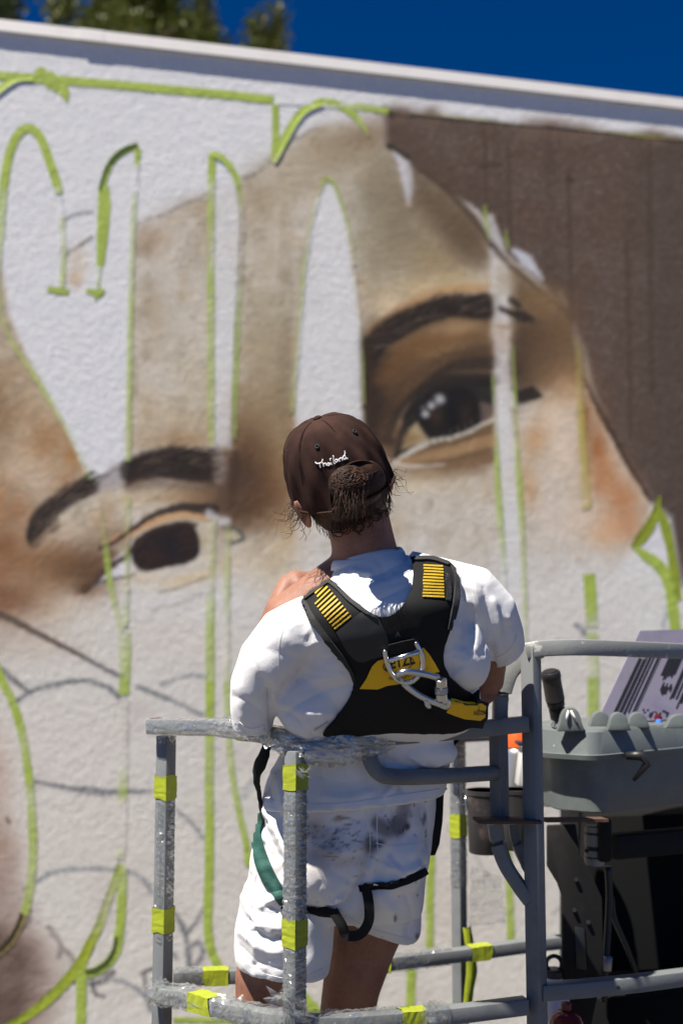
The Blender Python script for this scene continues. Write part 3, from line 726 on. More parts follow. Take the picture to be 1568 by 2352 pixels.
T = tape
T('long straight green tape running along the top of the mural under the roof edge', [(-120, 165), (75, 180), (160, 186), (280, 196), (400, 207), (520, 218), (628, 230)], 19, smooth=False)
T('pale overpainted tape continuing the top line towards the brown paint', [(634, 231, .75), (700, 238, .9), (770, 242, .55), (830, 246, .1), (892, 256, .0)], 14, smooth=False)
T('thin olive tape edge showing along the top of the brown paint', [(940, 259, .8), (1050, 270, .45), (1130, 279, .6), (1250, 290, .9), (1400, 303, .65), (1440, 309, .25), (1465, 312, .3), (1568, 322, .75), (1700, 336, .9)], 5, smooth=False, green=rgb(150, 150, 50))
T('curled tape strip rising to the top line at the far left edge', [(-60, 262), (-20, 222), (10, 197), (40, 180), (75, 177)], 15, lift=.008)
T('ragged torn tape flag hanging from the top line near the left', [(84, 160), (100, 176), (128, 188), (146, 204), (155, 236)], [22, 34, 32, 22, 5], rag=.25, smooth=False)
T('green tape loop shaped like an arch on the far left white wall', [(-30, 800, .1), (-14, 690), (-6, 600), (2, 520), (8, 440), (18, 370), (36, 318), (58, 296), (80, 300), (98, 326), (114, 370), (128, 412), (137, 446)], 19)
T('short half painted tape below the right end of the left arch', [(137, 452, .85), (141, 485, .8), (143, 510, .2), (145, 545, .65), (147, 570, .5), (145, 620, .25), (142, 660, .1)], 13)
T('small tape foot at the bottom of the short left stem', [(110, 664), (132, 668), (158, 671)], 14, rag=.15, smooth=False)
T('curved tape hook left of the long left stem', [(318, 336), (292, 344), (268, 360), (250, 384), (240, 412), (234, 436)], 14, lift=.012)
T('thick straight tape under the hook on the left', [(238, 428), (240, 470), (237, 520), (234, 560), (231, 604), (229, 612)], [22, 27, 26, 25, 20, 15], smooth=False)
T('thin tape stem ending in a small cross foot on the left', [(228, 612, .3), (226, 640, .1), (222, 668)], 11, smooth=False)
T('tattered tape cross foot below the thick left strip', [(198, 668), (215, 670), (222, 680), (240, 666)], [10, 16, 22, 8], rag=.3, smooth=False)
T('long left vertical tape from the hook down to the left brow', [(317, 340), (315, 372, .1), (312, 395, .9), (311, 430, .8), (308, 470, .4), (305, 540, .5), (303, 620, .45), (301, 700, .3), (299, 800, .3), (297, 900, .25), (296, 1000, .4), (294, 1060, .3)], 13)
T('long curving tape along the left cheek down to the left eye', [(-8, 640, .5), (6, 730, .3), (30, 792, .1), (70, 850, .1), (105, 905, .05), (140, 965, .15), (168, 1020, .2), (190, 1068, .25), (206, 1104, .35)], 13)
T('tape slanting across the outer corner of the left eye', [(222, 1135, .75), (232, 1190, .5), (240, 1232, .5), (246, 1282, .1), (252, 1330, .05), (262, 1380, .3), (272, 1420, .3), (282, 1462, .1)], 14)
T('vertical tape through the white of the left eye', [(295, 1140, .7), (293, 1190, .5), (291, 1240, .6), (290, 1275, .0), (289, 1320, .15), (290, 1360, .35), (289, 1400, .3), (288, 1440, .2)], 14)
T('joined tape stem below the left eye reaching the sketched arc', [(286, 1452, .2), (288, 1500, .15), (287, 1530, .0), (286, 1560, .1), (285, 1596, .0)], [28, 27, 24, 22, 24], smooth=False)
T('pale painted over tape stem in the lower left', [(284, 1604, .8), (284, 1680, .85), (283, 1760, .8), (282, 1822, .2), (281, 1850, .85), (280, 1920, .85), (276, 1975, .5)], 20, smooth=False)
T('vertical tape left of the nose bridge ending at the brow', [(487, 352), (486, 400), (485, 440, .35), (484, 500, .2), (484, 580, .55), (484, 640, .2), (484, 760, .35), (484, 840, .25), (484, 940, .4), (485, 1000, .35), (486, 1030, .8)], 16)
T('curved tape arch beside the vertical near the forehead centre', [(484, 352), (506, 360), (528, 382), (544, 414), (552, 456, .5), (555, 500, .8), (554, 560, .85), (550, 640, .7), (546, 720, .35), (543, 800, .3), (540, 880, .25), (538, 960, .4), (538, 1010, .6)], 13, lift=.006)
T('green tape stem right of the left eye running to the basket', [(489, 1190, .6), (486, 1250, .4), (484, 1300, .15), (482, 1340, .4), (482, 1400, .05), (482, 1500, .0), (482, 1600, .0), (481, 1700, .1), (480, 1800, .15), (481, 1900, .0), (480, 2000, .0), (478, 2080, .0), (478, 2140, .0), (486, 2185), (500, 2215), (512, 2232)], 19)
T('bent tape corner at the foot of the long stem behind the basket', [(506, 2226), (530, 2228), (580, 2226)], 10, smooth=False)
T('paler tape stem beside the man left sleeve', [(523, 1205, .5), (522, 1260, .4), (521, 1330, .3), (520, 1400, .35), (521, 1480, .4), (521, 1550, .2), (522, 1620, .25), (526, 1700, .3), (532, 1770, .25), (542, 1830, .15), (554, 1890, .1), (566, 1940, .0), (570, 1990)], 14)
T('short vertical tape hanging from the top line above the forehead', [(632, 240), (633, 290), (632, 330), (630, 364)], 15, smooth=False)
T('curved tape over the top of the painted forehead', [(624, 372, .3), (644, 336), (662, 302), (682, 270), (704, 248), (738, 234)], 17, lift=.008)
T('tape end sloping down to the forehead beside the brown paint', [(730, 235), (766, 238), (794, 250), (816, 268, .05), (832, 288, .25), (846, 312, .6)], [18, 18, 17, 16, 13, 9])
T('slim pointed tape arch on the middle of the forehead left side', [(670, 950, .5), (676, 880, .3), (684, 800, .05), (690, 720, .1), (696, 640, .15), (705, 570, .4), (716, 505, .3), (728, 458, .5), (740, 424, .35), (752, 408)], 12, green=rgb(148, 160, 72))
T('faint tape on the right side of the pointed forehead arch', [(754, 410), (768, 424, .2), (780, 456, .3), (794, 500, .35), (806, 552, .6), (814, 610, .8)], 9, green=rgb(150, 165, 85))
T('faint greenish tape line right of the pointed arch', [(816, 630, .8), (824, 720, .7), (830, 790, .5), (833, 870, .35), (835, 930, .5)], 7, green=rgb(176, 186, 110))
T('tiny tape sliver on the edge of the brown paint above the right brow', [(1113, 470, .5), (1114, 500), (1118, 530, .2), (1126, 560, .7)], 9)
T('second tiny tape sliver beside the painted hair outline', [(1160, 520, .7), (1162, 550), (1165, 575, .4)], 8)
T('thin tape left of the bare strip below the right eye', [(1131, 860, .4), (1133, 900, .3), (1136, 960, .8), (1139, 1020, .2), (1141, 1080, .05), (1145, 1150, .0), (1148, 1210, .0), (1152, 1260, .05), (1156, 1310, .4), (1160, 1360, .7)], [7, 7, 7, 10, 13, 15, 15, 14, 10, 7])
T('thin tape right of the bare strip below the right eye', [(1175, 780, .6), (1180, 860, .4), (1182, 930, .1), (1184, 1000, .3), (1188, 1060, .1), (1192, 1120, .0), (1196, 1200, .0), (1199, 1280, .0), (1202, 1350, .05), (1204, 1420, .3), (1206, 1500, .6)], [6, 7, 8, 9, 12, 14, 15, 15, 14, 12, 8])
T('ochre stained tape on the right cheek of the painted face', [(1322, 780, .45), (1328, 860, .35), (1332, 950, .3), (1338, 1040, .2), (1342, 1110, .15), (1346, 1170, .0)], [13, 16, 16, 18, 20, 22], green=rgb(172, 158, 70))
T('short thick tape stub above the lift rail on the right', [(1352, 1318), (1355, 1370), (1357, 1408, .1), (1358, 1440, .5)], 26, smooth=False)
T('thick tape strip below the stub running behind the lift rail', [(1357, 1452, .1), (1359, 1500, .1), (1361, 1560, .1), (1361, 1640, .1), (1362, 1700)], 25, smooth=False)
T('folded tape wing at the right edge under the brown paint', [(1512, 1140), (1503, 1180), (1488, 1212), (1468, 1240), (1450, 1258)], [8, 18, 26, 24, 10], green=rgb(140, 150, 45), lift=.006)
T('green tape slanting down from the folded wing at the right edge', [(1452, 1254), (1478, 1274), (1504, 1292), (1524, 1316), (1536, 1350), (1544, 1400), (1550, 1450)], [8, 20, 24, 24, 22, 24, 24])
T('olive tape edging the brown paint at the far right', [(1512, 1170), (1526, 1210), (1540, 1270), (1548, 1330), (1556, 1380)], [14, 22, 18, 22, 16], green=rgb(134, 146, 46))
T('left wavy tape descending from below the cheek line', [(-40, 1440), (0, 1552), (24, 1600, .05), (42, 1650, .0), (56, 1710, .2), (66, 1780, .0), (71, 1830, .35), (75, 1900, .05), (76, 1960, .2), (73, 2010, .25), (66, 2060, .2), (56, 2100, .1)], 18)
T('dark stained tape curling off the wall in the lower left corner', [(56, 2098), (44, 2130), (26, 2160), (0, 2186), (-40, 2210)], 18, green=rgb(132, 116, 74), lift=.012)
T('slanting tape from the pale stem to the lower left', [(278, 1985, .1), (262, 2030, .25), (244, 2080, .4), (226, 2130, .15), (205, 2172), (184, 2214), (150, 2256), (110, 2296), (64, 2332), (10, 2362), (-50, 2380)], [16, 18, 19, 19, 22, 24, 24, 22, 20, 18, 18], green=rgb(158, 172, 56), lift=.005)
T('short vertical tape closing the lower left letter', [(281, 1990, .3), (281, 2040, .1), (279, 2090, .0), (276, 2130), (270, 2160)], 20, smooth=False)
T('curved tape bow at the bottom of the lower left letter', [(274, 2152), (266, 2186), (248, 2212), (222, 2230), (196, 2236)], 20, lift=.014)
T('thick vertical tape at the bottom left edge of the picture', [(188, 2222), (187, 2280), (186, 2340), (184, 2400), (182, 2500)], 22, smooth=False)
T('green tape seen between the man shorts and the rear post', [(990, 1960), (988, 2020), (986, 2080), (987, 2130, .1), (985, 2178)], 16, smooth=False)
T('green tape between the rear post and the right gate post', [(1164, 1930), (1167, 2000), (1170, 2080, .1), (1172, 2160)], 16, smooth=False)
T('short tape upright right of the man bare leg', [(944, 2222), (943, 2270), (941, 2316)], 19, smooth=False)
T('level tape along the bottom of the wall seen right of the leg', [(690, 2318), (780, 2327), (860, 2330), (940, 2322), (1010, 2316), (1200, 2296)], 13, smooth=False)
T('tape slanting behind the bare right leg near the bottom', [(690, 2282), (712, 2306), (738, 2334)], 22, smooth=False)
T('level tape along the bottom of the wall left of the legs', [(398, 2342), (500, 2344), (600, 2348), (690, 2352)], 12, smooth=False)

# ================================================================== trees behind the roof
LEAFM = [mat('leaf_olive', (0.12, 0.145, 0.03), 0.55, noise=[(5, (0.21, 0.20, 0.05), .45, .7)]), mat('leaf_dark', (0.045, 0.07, 0.02), 0.55, noise=[(5, (0.09, 0.10, 0.03), .5, .75)])]
BARK = mat('bark', (0.12, 0.09, 0.065), 0.9, bump=[(40, .6, .01)])
for _m in LEAFM:
    _b = _m.node_tree.nodes['Principled BSDF']; _b.inputs['Transmission Weight'].default_value = 0.0
    _b.inputs['Subsurface Weight'].default_value = 0.25; _b.inputs['Subsurface Radius'].default_value = (0.05, 0.06, 0.01)
def tree(label, u, Y, lobes, leaves, size, m, seed):
    """lobes: (u, v, half width u, half height u) crown masses in survey units at depth Y"""
    rnd = random.Random(seed)
    base = P(u, 1176, Y); base.z = 0
    t = thing('tree', label, 'tree', base, 'trees behind the roof')
    k = mpu(Y)
    top = max(P(a, b, Y).z for a, b, c, d in lobes)
    tr = MB(); pts = [Vector((base.x, base.y, z)) + Vector((.06 * math.sin(z * 2 + seed), .05 * math.cos(z + seed), 0)) for z in np.linspace(0, top, 9)]
    tr.tube(pts, list(np.linspace(.16, .02, 9)), 8)
    for a, b, c, d in lobes:
        e = P(a, b, Y); s = pts[5]
        if (e - s).length > .2: tr.tube([s, (s + e) / 2 + Vector((0, 0, .1)), e], [.05, .03, .01], 6)
        for _ in range(5):
            e2 = e + Vector((rnd.uniform(-1, 1) * c * k, rnd.uniform(-1, 1) * c * k, rnd.uniform(-.8, .9) * d * k))
            tr.tube([e, (e + e2) / 2 + Vector((0, 0, .05)), e2], [.018, .012, .005], 5)
    tr.build('trunk', BARK, t, smooth=True)
    V_, F_ = [], []
    tot = sum(c * d for _, _, c, d in lobes)
    for a, b, c, d in lobes:
        n = int(leaves * c * d / tot); e = P(a, b, Y)
        for _ in range(n // 14):
            th, z = rnd.uniform(0, 2 * math.pi), rnd.uniform(-1, 1); rr = rnd.random() ** .45
            q = math.sqrt(1 - z * z)
            cl = e + Vector((q * math.cos(th) * c * k * rr, q * math.sin(th) * c * k * rr, z * d * k * rr * 1.15))
            for _ in range(14):
                p = cl + Vector((rnd.gauss(0, .05), rnd.gauss(0, .05), rnd.gauss(0, .06)))
                ax = Vector((rnd.uniform(-1, 1), rnd.uniform(-1, 1), rnd.uniform(-.6, 1))).normalized(); s, w = frame_from(ax)
                L = size * rnd.uniform(.6, 1.3); i = len(V_)
                V_ += [p - ax * L * .5, p + s * L * .28, p + ax * L * .5, p - s * L * .28]
                F_ += [(i, i + 1, i + 2, i + 3)]
    me = mesh_from('crown', V_, F_, m, False); link('crown', me, t)
    return t
tree('dark leafy tree cut off at the top left corner', -10, 8.6, [(-20, -20, 55, 60), (20, 10, 26, 30), (-70, -60, 60, 60)], 3800, .06, LEAFM[1], 3)
tree('broad olive green tree rising behind the roof edge on the left', 290, 9.6, [(145, 20, 34, 40), (240, 60, 70, 40), (300, 20, 70, 60), (370, 40, 60, 60), (350, -40, 80, 60), (250, -50, 60, 50), (430, 70, 50, 40), (330, 130, 180, 60)], 12000, .065, LEAFM[0], 5)
tree('slender upright tree right beside the broad olive tree', 470, 9.2, [(466, 40, 14, 60), (470, 90, 26, 40), (462, -20, 12, 40), (478, 130, 40, 40)], 2300, .055, LEAFM[0], 7)
tree('small pair of pointed tree tops standing alone against the sky', 605, 9.4, [(592, 80, 20, 36), (598, 120, 34, 30), (633, 40, 10, 50), (632, 100, 16, 40), (610, 160, 50, 30), (516, 120, 14, 22)], 2500, .055, LEAFM[0], 9)

# ================================================================== the lift basket
GREYP = mat('grey_paint', (0.155, 0.165, 0.168), 0.5, spec=0.4, noise=[(14, (0.115, 0.122, 0.126), .5, .7), (55, (0.16, 0.075, 0.035), .68, .74)], bump=[(160, .12, .002)])
GREYD = mat('worn_grey_paint', (0.22, 0.23, 0.225), 0.5, spec=0.4, noise=[(20, (0.48, 0.47, 0.43), .62, .67), (60, (0.20, 0.09, 0.035), .64, .70)], bump=[(120, .2, .002)])
RUST = mat('rusty_steel', (0.085, 0.042, 0.026), 0.8, noise=[(45, (0.22, 0.115, 0.05), .55, .75), (90, (0.06, 0.035, 0.03), .55, .7)], bump=[(150, .5, .003)])
BAND = mat('yellow_green_tape', (0.30, 0.35, 0.02), 0.5, spec=0.4, noise=[(30, (0.24, 0.28, 0.02), .45, .7)], bump=[(35, .4, .004)])
BLACKP = mat('black_plastic', (0.012, 0.012, 0.013), 0.45, noise=[(70, (0.05, 0.05, 0.05), .66, .72)])
DARKM = mat('dark_machine_paint', (0.010, 0.0095, 0.0095), 0.75, spec=.25, noise=[(25, (0.018, 0.016, 0.015), .55, .75), (130, (0.12, 0.11, 0.10), .735, .75)])
HOUS = mat('matt_black_housing', (0.0045, 0.0045, 0.0048), .85, spec=.15)
STEEL = mat('bright_steel', (0.62, 0.63, 0.64), 0.22, 1.0)

def film_material(name, fac, rough):
    m = bpy.data.materials.new(name); m.use_nodes = True
    nt = m.node_tree; N, L = nt.nodes, nt.links
    out = N['Material Output']; N.remove(N['Principled BSDF'])
    tr = N.new('ShaderNodeBsdfTransparent'); tr.inputs['Color'].default_value = (0.93, 0.94, 0.94, 1)
    gl = N.new('ShaderNodeBsdfGlossy'); gl.inputs['Roughness'].default_value = rough
    df = N.new('ShaderNodeBsdfTranslucent'); df.inputs['Color'].default_value = (0.75, 0.75, 0.74, 1)
    d2 = N.new('ShaderNodeBsdfDiffuse'); d2.inputs['Color'].default_value = (0.75, 0.75, 0.74, 1)
    fr = N.new('ShaderNodeLayerWeight'); fr.inputs['Blend'].default_value = 0.35
    tc = N.new('ShaderNodeTexCoord'); nz = N.new('ShaderNodeTexNoise'); nz.inputs['Scale'].default_value = 38; nz.inputs['Detail'].default_value = 5
    mp = N.new('ShaderNodeMapping'); mp.inputs['Scale'].default_value = (1, 1, 2.2)
    L.new(tc.outputs['Object'], mp.inputs[0]); L.new(mp.outputs[0], nz.inputs['Vector'])
    bp = N.new('ShaderNodeBump'); bp.inputs['Strength'].default_value = 0.5; bp.inputs['Distance'].default_value = 0.006
    L.new(nz.outputs['Fac'], bp.inputs['Height']); L.new(bp.outputs[0], gl.inputs['Normal']); L.new(bp.outputs[0], fr.inputs['Normal'])
    dm = N.new('ShaderNodeMixShader'); dm.inputs[0].default_value = 0.5
    L.new(df.outputs[0], dm.inputs[1]); L.new(d2.outputs[0], dm.inputs[2])
    a = N.new('ShaderNodeMixShader'); a.inputs[0].default_value = 0.3
    L.new(gl.outputs[0], a.inputs[1]); L.new(dm.outputs[0], a.inputs[2])
    mr = N.new('ShaderNodeMapRange'); mr.inputs['To Min'].default_value = fac; mr.inputs['To Max'].default_value = min(1, fac + 0.42)
    L.new(fr.outputs['Facing'], mr.inputs['Value'])
    n2 = N.new('ShaderNodeTexNoise'); n2.inputs['Scale'].default_value = 70; n2.inputs['Detail'].default_value = 6; n2.inputs['Roughness'].default_value = .7
    m2 = N.new('ShaderNodeMapping'); m2.inputs['Scale'].default_value = (.35, .35, 1.6); L.new(tc.outputs['Object'], m2.inputs[0]); L.new(m2.outputs[0], n2.inputs['Vector'])
    r2 = N.new('ShaderNodeMapRange'); r2.inputs['From Min'].default_value = .42; r2.inputs['From Max'].default_value = .66; r2.inputs['To Min'].default_value = .35; r2.inputs['To Max'].default_value = 2.1
    L.new(n2.outputs['Fac'], r2.inputs['Value'])
    mu = N.new('ShaderNodeMath'); mu.operation = 'MULTIPLY'; mu.use_clamp = True; L.new(mr.outputs[0], mu.inputs[0]); L.new(r2.outputs[0], mu.inputs[1])
    b = N.new('ShaderNodeMixShader'); L.new(mu.outputs[0], b.inputs[0])
    L.new(tr.outputs[0], b.inputs[1]); L.new(a.outputs[0], b.inputs[2]); L.new(b.outputs[0], out.inputs['Surface'])
    return m
FILM = film_material('stretch_film', 0.17, 0.05)
FILM2 = film_material('bunched_film', 0.30, 0.08)

FLOOR_Z = 1.30
bk_base = P(784, 1700, 2.5); bk_base.z = FLOOR_Z
basket = thing('lift_basket', 'grey steel lift basket with rails wrapped in clear film and tape', 'lift basket', bk_base)
TW = 0.030
def zat(u, v, Y): return P(u, v, Y).z
def post_xy(u, v, Y): p = P(u, v, Y); return p.x, p.y
def post(name, u, v, Y, z0, z1, ang, m=GREYP, w=TW, parent=None):
    x, y = post_xy(u, v, Y); M = Matrix.Rotation(R(ang), 3, 'Z')
    b = MB(); b.box((x, y, (z0 + z1) / 2), w, w, z1 - z0, M)
    return b.build(name, m, parent or basket, bevel=.0022)
YA, YB, YC, YD = 2.40, 2.12, 2.28, 2.86
def rail(name, pts, h=TW, w=TW, m=GREYP, r=.003):
    b = MB(); b.sweep(pts, rprof(w, h, r, 2)); return b.build(name, m, basket, auto=40)
zTop = zat(680, 1706, YB)
ax, ay = post_xy(378, 1950, YA); bx_, by_ = post_xy(678, 1950, YB); cx_, cy_ = post_xy(1226, 1950, YC); dx_, dy_ = post_xy(1053, 2000, YD)
post('post', 378, 1950, YA, FLOOR_Z, zat(378, 1690, YA), 56)
post('post', 678, 1950, YB, FLOOR_Z, zTop - .014, 48)
post('post', 1226, 1950, YC, FLOOR_Z, zat(1226, 1488, YC), 47)
post('post', 1053, 2000, YD, FLOOR_Z, zat(1053, 1696, YD), 47, w=.028)
# top rails
rail('top_rail', [P(347, 1668, YA - .01), P(500, 1670, 2.285), P(640, 1692, YB + .045)], m=GREYD)
rail('top_rail', [P(648, 1694, YB + .04), P(680, 1706, YB + .018), P(760, 1702, YB + .03), P(1000, 1684, 2.20), P(1206, 1663, YC - .014)], m=GREYP)
b = MB(); b.tube([P(347, 1668, YA - .012), P(352, 1668, YA - .012), P(372, 1659, YA - .02)], [.0165, .018, .012], 8); b.build('rusty_rail_end', RUST, basket, smooth=True)['label'] = 'orange rusted end of the top rail'
rail('rear_rail', [P(1000, 1696, 2.80), P(1053, 1694, YD - .02), P(1140, 1690, 2.9), P(1330, 1690, 2.95)], h=.022)
rail('rear_rail', [P(398, 2246, 2.52), P(560, 2240, 2.55), P(720, 2226, 2.58), P(889, 2212, 2.64), P(1060, 2192, 2.74), P(1206, 2172, 2.80), P(1330, 2158, 2.86)], h=.029)
# lower rails
rail('lower_rail', [P(352, 2284, YA - .02), P(420, 2290, 2.32), P(500, 2312, 2.24), P(580, 2334, 2.19), P(668, 2350, YB + .02)], m=GREYD)
rail('lower_rail', [P(684, 2352, YB + .02), P(800, 2350, 2.15), P(960, 2338, 2.19), P(1080, 2325, 2.235), P(1206, 2309, YC - .012)])
rail('lower_rail', [P(1240, 2278, YC), P(1340, 2270, 2.30), P(1460, 2258, 2.34), P(1600, 2240, 2.42), P(1760, 2215, 2.55)])
for u, v in ((1352, 2269), (1414, 2262)):
    b = MB(); q = P(u, v, 2.3175 if u < 1400 else 2.3255); b.tube([q + Vector((0, -.0187, 0)), q + Vector((0, -.010, 0))], .0036, 10); b.build('bolt_hole', BLACKP, basket)
# right guard rail with its bowed end
rail('guard_rail', catmull([P(1147, 1664, YC + .02), P(1150, 1600, YC + .02), P(1170, 1545, YC + .02), P(1206, 1506, YC + .01), P(1240, 1492, YC)], 5), h=.034, w=.028, m=GREYD)
rail('guard_rail', catmull([P(1206, 1496, YC - .004), P(1250, 1489, YC - .005), P(1330, 1487, YC), P(1450, 1491, 2.33), P(1568, 1496, 2.42), P(1700, 1500, 2.58)], 4), h=.032, w=.028, m=GREYD)
post('gate_post', 1145, 1750, YC + .02, zat(1145, 1884, YC + .02), zat(1145, 1664, YC + .02), 44, w=.028)
b = MB(); b.tube(catmull([P(846, 1712, 2.175), P(850, 1745, 2.165), P(866, 1772, 2.165), P(900, 1784, 2.17), P(1000, 1783, 2.20), P(1138, 1775, YC + .01)], 6), .0150, 14)
b.build('mid_rail', GREYP, basket, smooth=True)
# rusty hinge plate and brace
b = MB(); b.sweep([P(1092, 1884, YC - .02), P(1235, 1884, YC - .005)], rprof(.055, .006)); b.build('hinge_plate', RUST, basket, bevel=.001)['label'] = 'thin rusty hinge plate on the gate post'
b = MB(); b.sweep([P(1246, 1883, YC + .02), P(1388, 1882, YC + .06)], rprof(.03, .006)); b.build('hinge_plate', RUST, basket)
rail('brace', catmull([P(1136, 1892, YC + .02), P(1142, 1930, YC + .02), P(1160, 1985, YC + .015), P(1188, 2030, YC + .01), P(1216, 2068, YC + .004)], 5), h=.026, w=.028)
rail('brace', catmull([P(1178, 1892, YC + .06), P(1186, 1940, YC + .06), P(1206, 1985, YC + .06), P(1226, 2010, YC + .05)], 5), h=.018, w=.02)
# floor
b = MB(); fl = [(ax, ay), (bx_, by_), (cx_, cy_), (.62, 2.62), (.45, dy_ + .12), (-.25, 2.70)]
b.add([Vector((x, y, FLOOR_Z - .03)) for x, y in fl] + [Vector((x, y, FLOOR_Z)) for x, y in fl], [tuple(range(5, -1, -1)), tuple(range(6, 12))] + [(i, (i + 1) % 6, (i + 1) % 6 + 6, i + 6) for i in range(6)])
b.build('floor_plate', GREYP, basket)

# --- tape bands round the tubes
def band(u, v0, v1, Y, ang, xy, w=TW, label=None):
    z1, z0 = zat(u, v0, Y), zat(u, v1, Y); M = Matrix.Rotation(R(ang), 3, 'Z')
    b = MB(); rings = []
    rnd = random.Random(int(u + v0))
    for i in range(9):
        z = z0 + (z1 - z0) * i / 8
        e = w / 2 + .0008 + .0009 * rnd.random()
        rings.append([Vector((xy[0], xy[1], z)) + M @ Vector((a * (e + .0006 * rnd.random()), c * (e + .0006 * rnd.random()), (.0035 if i in (0, 8) else .0015) * rnd.uniform(-1, 1))) for a, c in ((-1, -1), (0, -1), (1, -1), (1, 0), (1, 1), (0, 1), (-1, 1), (-1, 0))])
    b.loft(rings, True, False)
    return b.build('tape_band', BAND, basket)
band(378, 1784, 1838, YA - .02, 56, (ax, ay)); band(376, 2086, 2146, YA - .02, 56, (ax, ay))
band(678, 1756, 1817, YB - .02, 48, (bx_, by_)); band(677, 2116, 2181, YB - .02, 48, (bx_, by_))
band(1053, 1872, 1926, YD - .02, 47, (dx_, dy_), .028)
def railband(p0, p1, h=TW, w=TW, rag=.002, seed=1):
    p0, p1 = Vector(p0), Vector(p1); rnd = random.Random(seed); rings = []
    t = (p1 - p0).normalized(); s, up = frame_from(t)
    for i in range(8):
        c = p0 + (p1 - p0) * i / 7
        rings.append([c + s * a * (w / 2 + .0012 + rag * .5 * rnd.random()) + up * d * (h / 2 + .0012 + rag * .5 * rnd.random()) + t * rag * (rnd.uniform(-1, 1) * 2 if i in (0, 7) else 0)
                      for a, d in ((-1, -1), (0, -1), (1, -1), (1, 0), (1, 1), (0, 1), (-1, 1), (-1, 0))])
    b = MB(); b.loft(rings, True, False); return b.build('tape_band', BAND, basket)
railband(P(446, 2296, 2.295), P(496, 2311, 2.243), rag=.004, seed=3)
railband(P(918, 2341, 2.178), P(974, 2337, 2.196), seed=4)
railband(P(466, 2243, 2.534), P(524, 2241, 2.543), h=.029, seed=5)
railband(P(1076, 2190, 2.747), P(1122, 2184, 2.765), h=.029, seed=6)
railband(P(872, 2214, 2.635), P(894, 2211, 2.643), h=.029, rag=.006, seed=7)
railband(P(556, 1679, 2.24), P(580, 1682, 2.22), seed=8)
# loose strip of tape hanging down the rear post
b = MB(); rows = []
for i, (u0, u1, v) in enumerate([(1062, 1080, 2130), (1066, 1086, 2160), (1070, 1092, 2195), (1070, 1096, 2235), (1066, 1088, 2275), (1062, 1082, 2320), (1060, 1080, 2352)]):
    rows.append([P(u0, v, YD - .03 - .01 * (i % 2)), P((u0 + u1) / 2, v + 3, YD - .04), P(u1, v - 4, YD - .025 + .01 * (i % 2))])
b.loft(rows, closed=False, caps=False); b.build('loose_tape', BAND, basket, smooth=True)

# --- clear film sleeves
def film_sleeve(pts, w, h, n, amp, seed, mat_=FILM, up=Vector((0, 0, 1)), ang=0.0, sag=None, name='film_wrap'):
    pts = [Vector(p) for p in pts]; rnd = random.Random(seed); n = int(n * 1.15); amp *= .9
    L = [0]
    for a, c in zip(pts[:-1], pts[1:]): L.append(L[-1] + (c - a).length)
    rings = []
    for i in range(n + 1):
        d = L[-1] * i / n
        k = max(j for j in range(len(L)) if L[j] <= d + 1e-9); k = min(k, len(pts) - 2)
        f = (d - L[k]) / (L[k + 1] - L[k]); c = pts[k] + (pts[k + 1] - pts[k]) * f
        t = (pts[k + 1] - pts[k]).normalized(); s, u_ = frame_from(t, up)
        ring = []
        for j in range(24):
            a = 2 * math.pi * j / 24 + math.pi / 24
            ca, sa = math.cos(a), math.sin(a); q = max(abs(ca), abs(sa)) ** .8
            x, y = ca / q * (w / 2), sa / q * (h / 2)
            e = 1 + amp / (w / 2) * rnd.uniform(0.1, 1)
            x, y = x * e, y * e
            if sag and y < 0: y -= sag * math.sin(math.pi * i / n) * rnd.uniform(.7, 1)
            x, y = x * math.cos(ang) - y * math.sin(ang), x * math.sin(ang) + y * math.cos(ang)
            ring.append(c + s * x + u_ * y + t * rnd.uniform(-.5, .5) * L[-1] / n)
        rings.append(ring)
    b = MB(); b.loft(rings, True, False)
    o = b.build(name, mat_, basket, smooth=False); return o
def vert(u, v0, v1, Y, xy): return [Vector((xy[0], xy[1], zat(u, v1, Y))), Vector((xy[0], xy[1], zat(u, v0, Y)))]
film_sleeve(vert(378, 1840, 2086, YA - .02, (ax, ay)), TW + .001, TW + .001, 46, .0035, 11, ang=R(56))
film_sleeve(vert(378, 2146, 2165, YA - .02, (ax, ay)), TW + .001, TW + .001, 6, .003, 12, ang=R(56))
film_sleeve(vert(378, 1690, 1712, YA - .02, (ax, ay)), TW + .001, TW + .001, 6, .004, 13, ang=R(56))
film_sleeve(vert(678, 1820, 2116, YB - .02, (bx_, by_)), TW + .0015, TW + .0015, 60, .0045, 14, ang=R(48))
film_sleeve(vert(678, 2182, 2330, YB - .02, (bx_, by_)), TW + .0015, TW + .0015, 30, .0035, 15, ang=R(48))
film_sleeve(vert(1053, 1700, 1870, YD - .02, (dx_, dy_)), .031, .031, 30, .003, 16, ang=R(47))
film_sleeve(vert(1053, 1930, 2040, YD - .02, (dx_, dy_)), .031, .031, 20, .003, 17, ang=R(47))
film_sleeve([P(349, 1668, YA - .012), P(500, 1670, 2.285), P(638, 1690, YB + .045)], TW + .004, TW + .004, 40, .0014, 18, FILM2)
film_sleeve([P(640, 1696, YB + .04), P(682, 1708, YB + .012), P(760, 1706, YB + .024), P(900, 1694, 2.18)], TW + .006, TW + .006, 44, .0024, 19, FILM2, sag=.026)
film_sleeve([P(350, 2282, YA - .02), P(420, 2288, 2.32), P(444, 2294, 2.296)], TW + .004, TW + .006, 18, .006, 20)
film_sleeve([P(496, 2311, 2.243), P(580, 2334, 2.19), P(668, 2350, YB + .02)], TW + .004, TW + .006, 26, .006, 21)
film_sleeve([P(684, 2352, YB + .02), P(800, 2350, 2.15), P(916, 2342, 2.178)], TW + .004, TW + .006, 26, .005, 22)
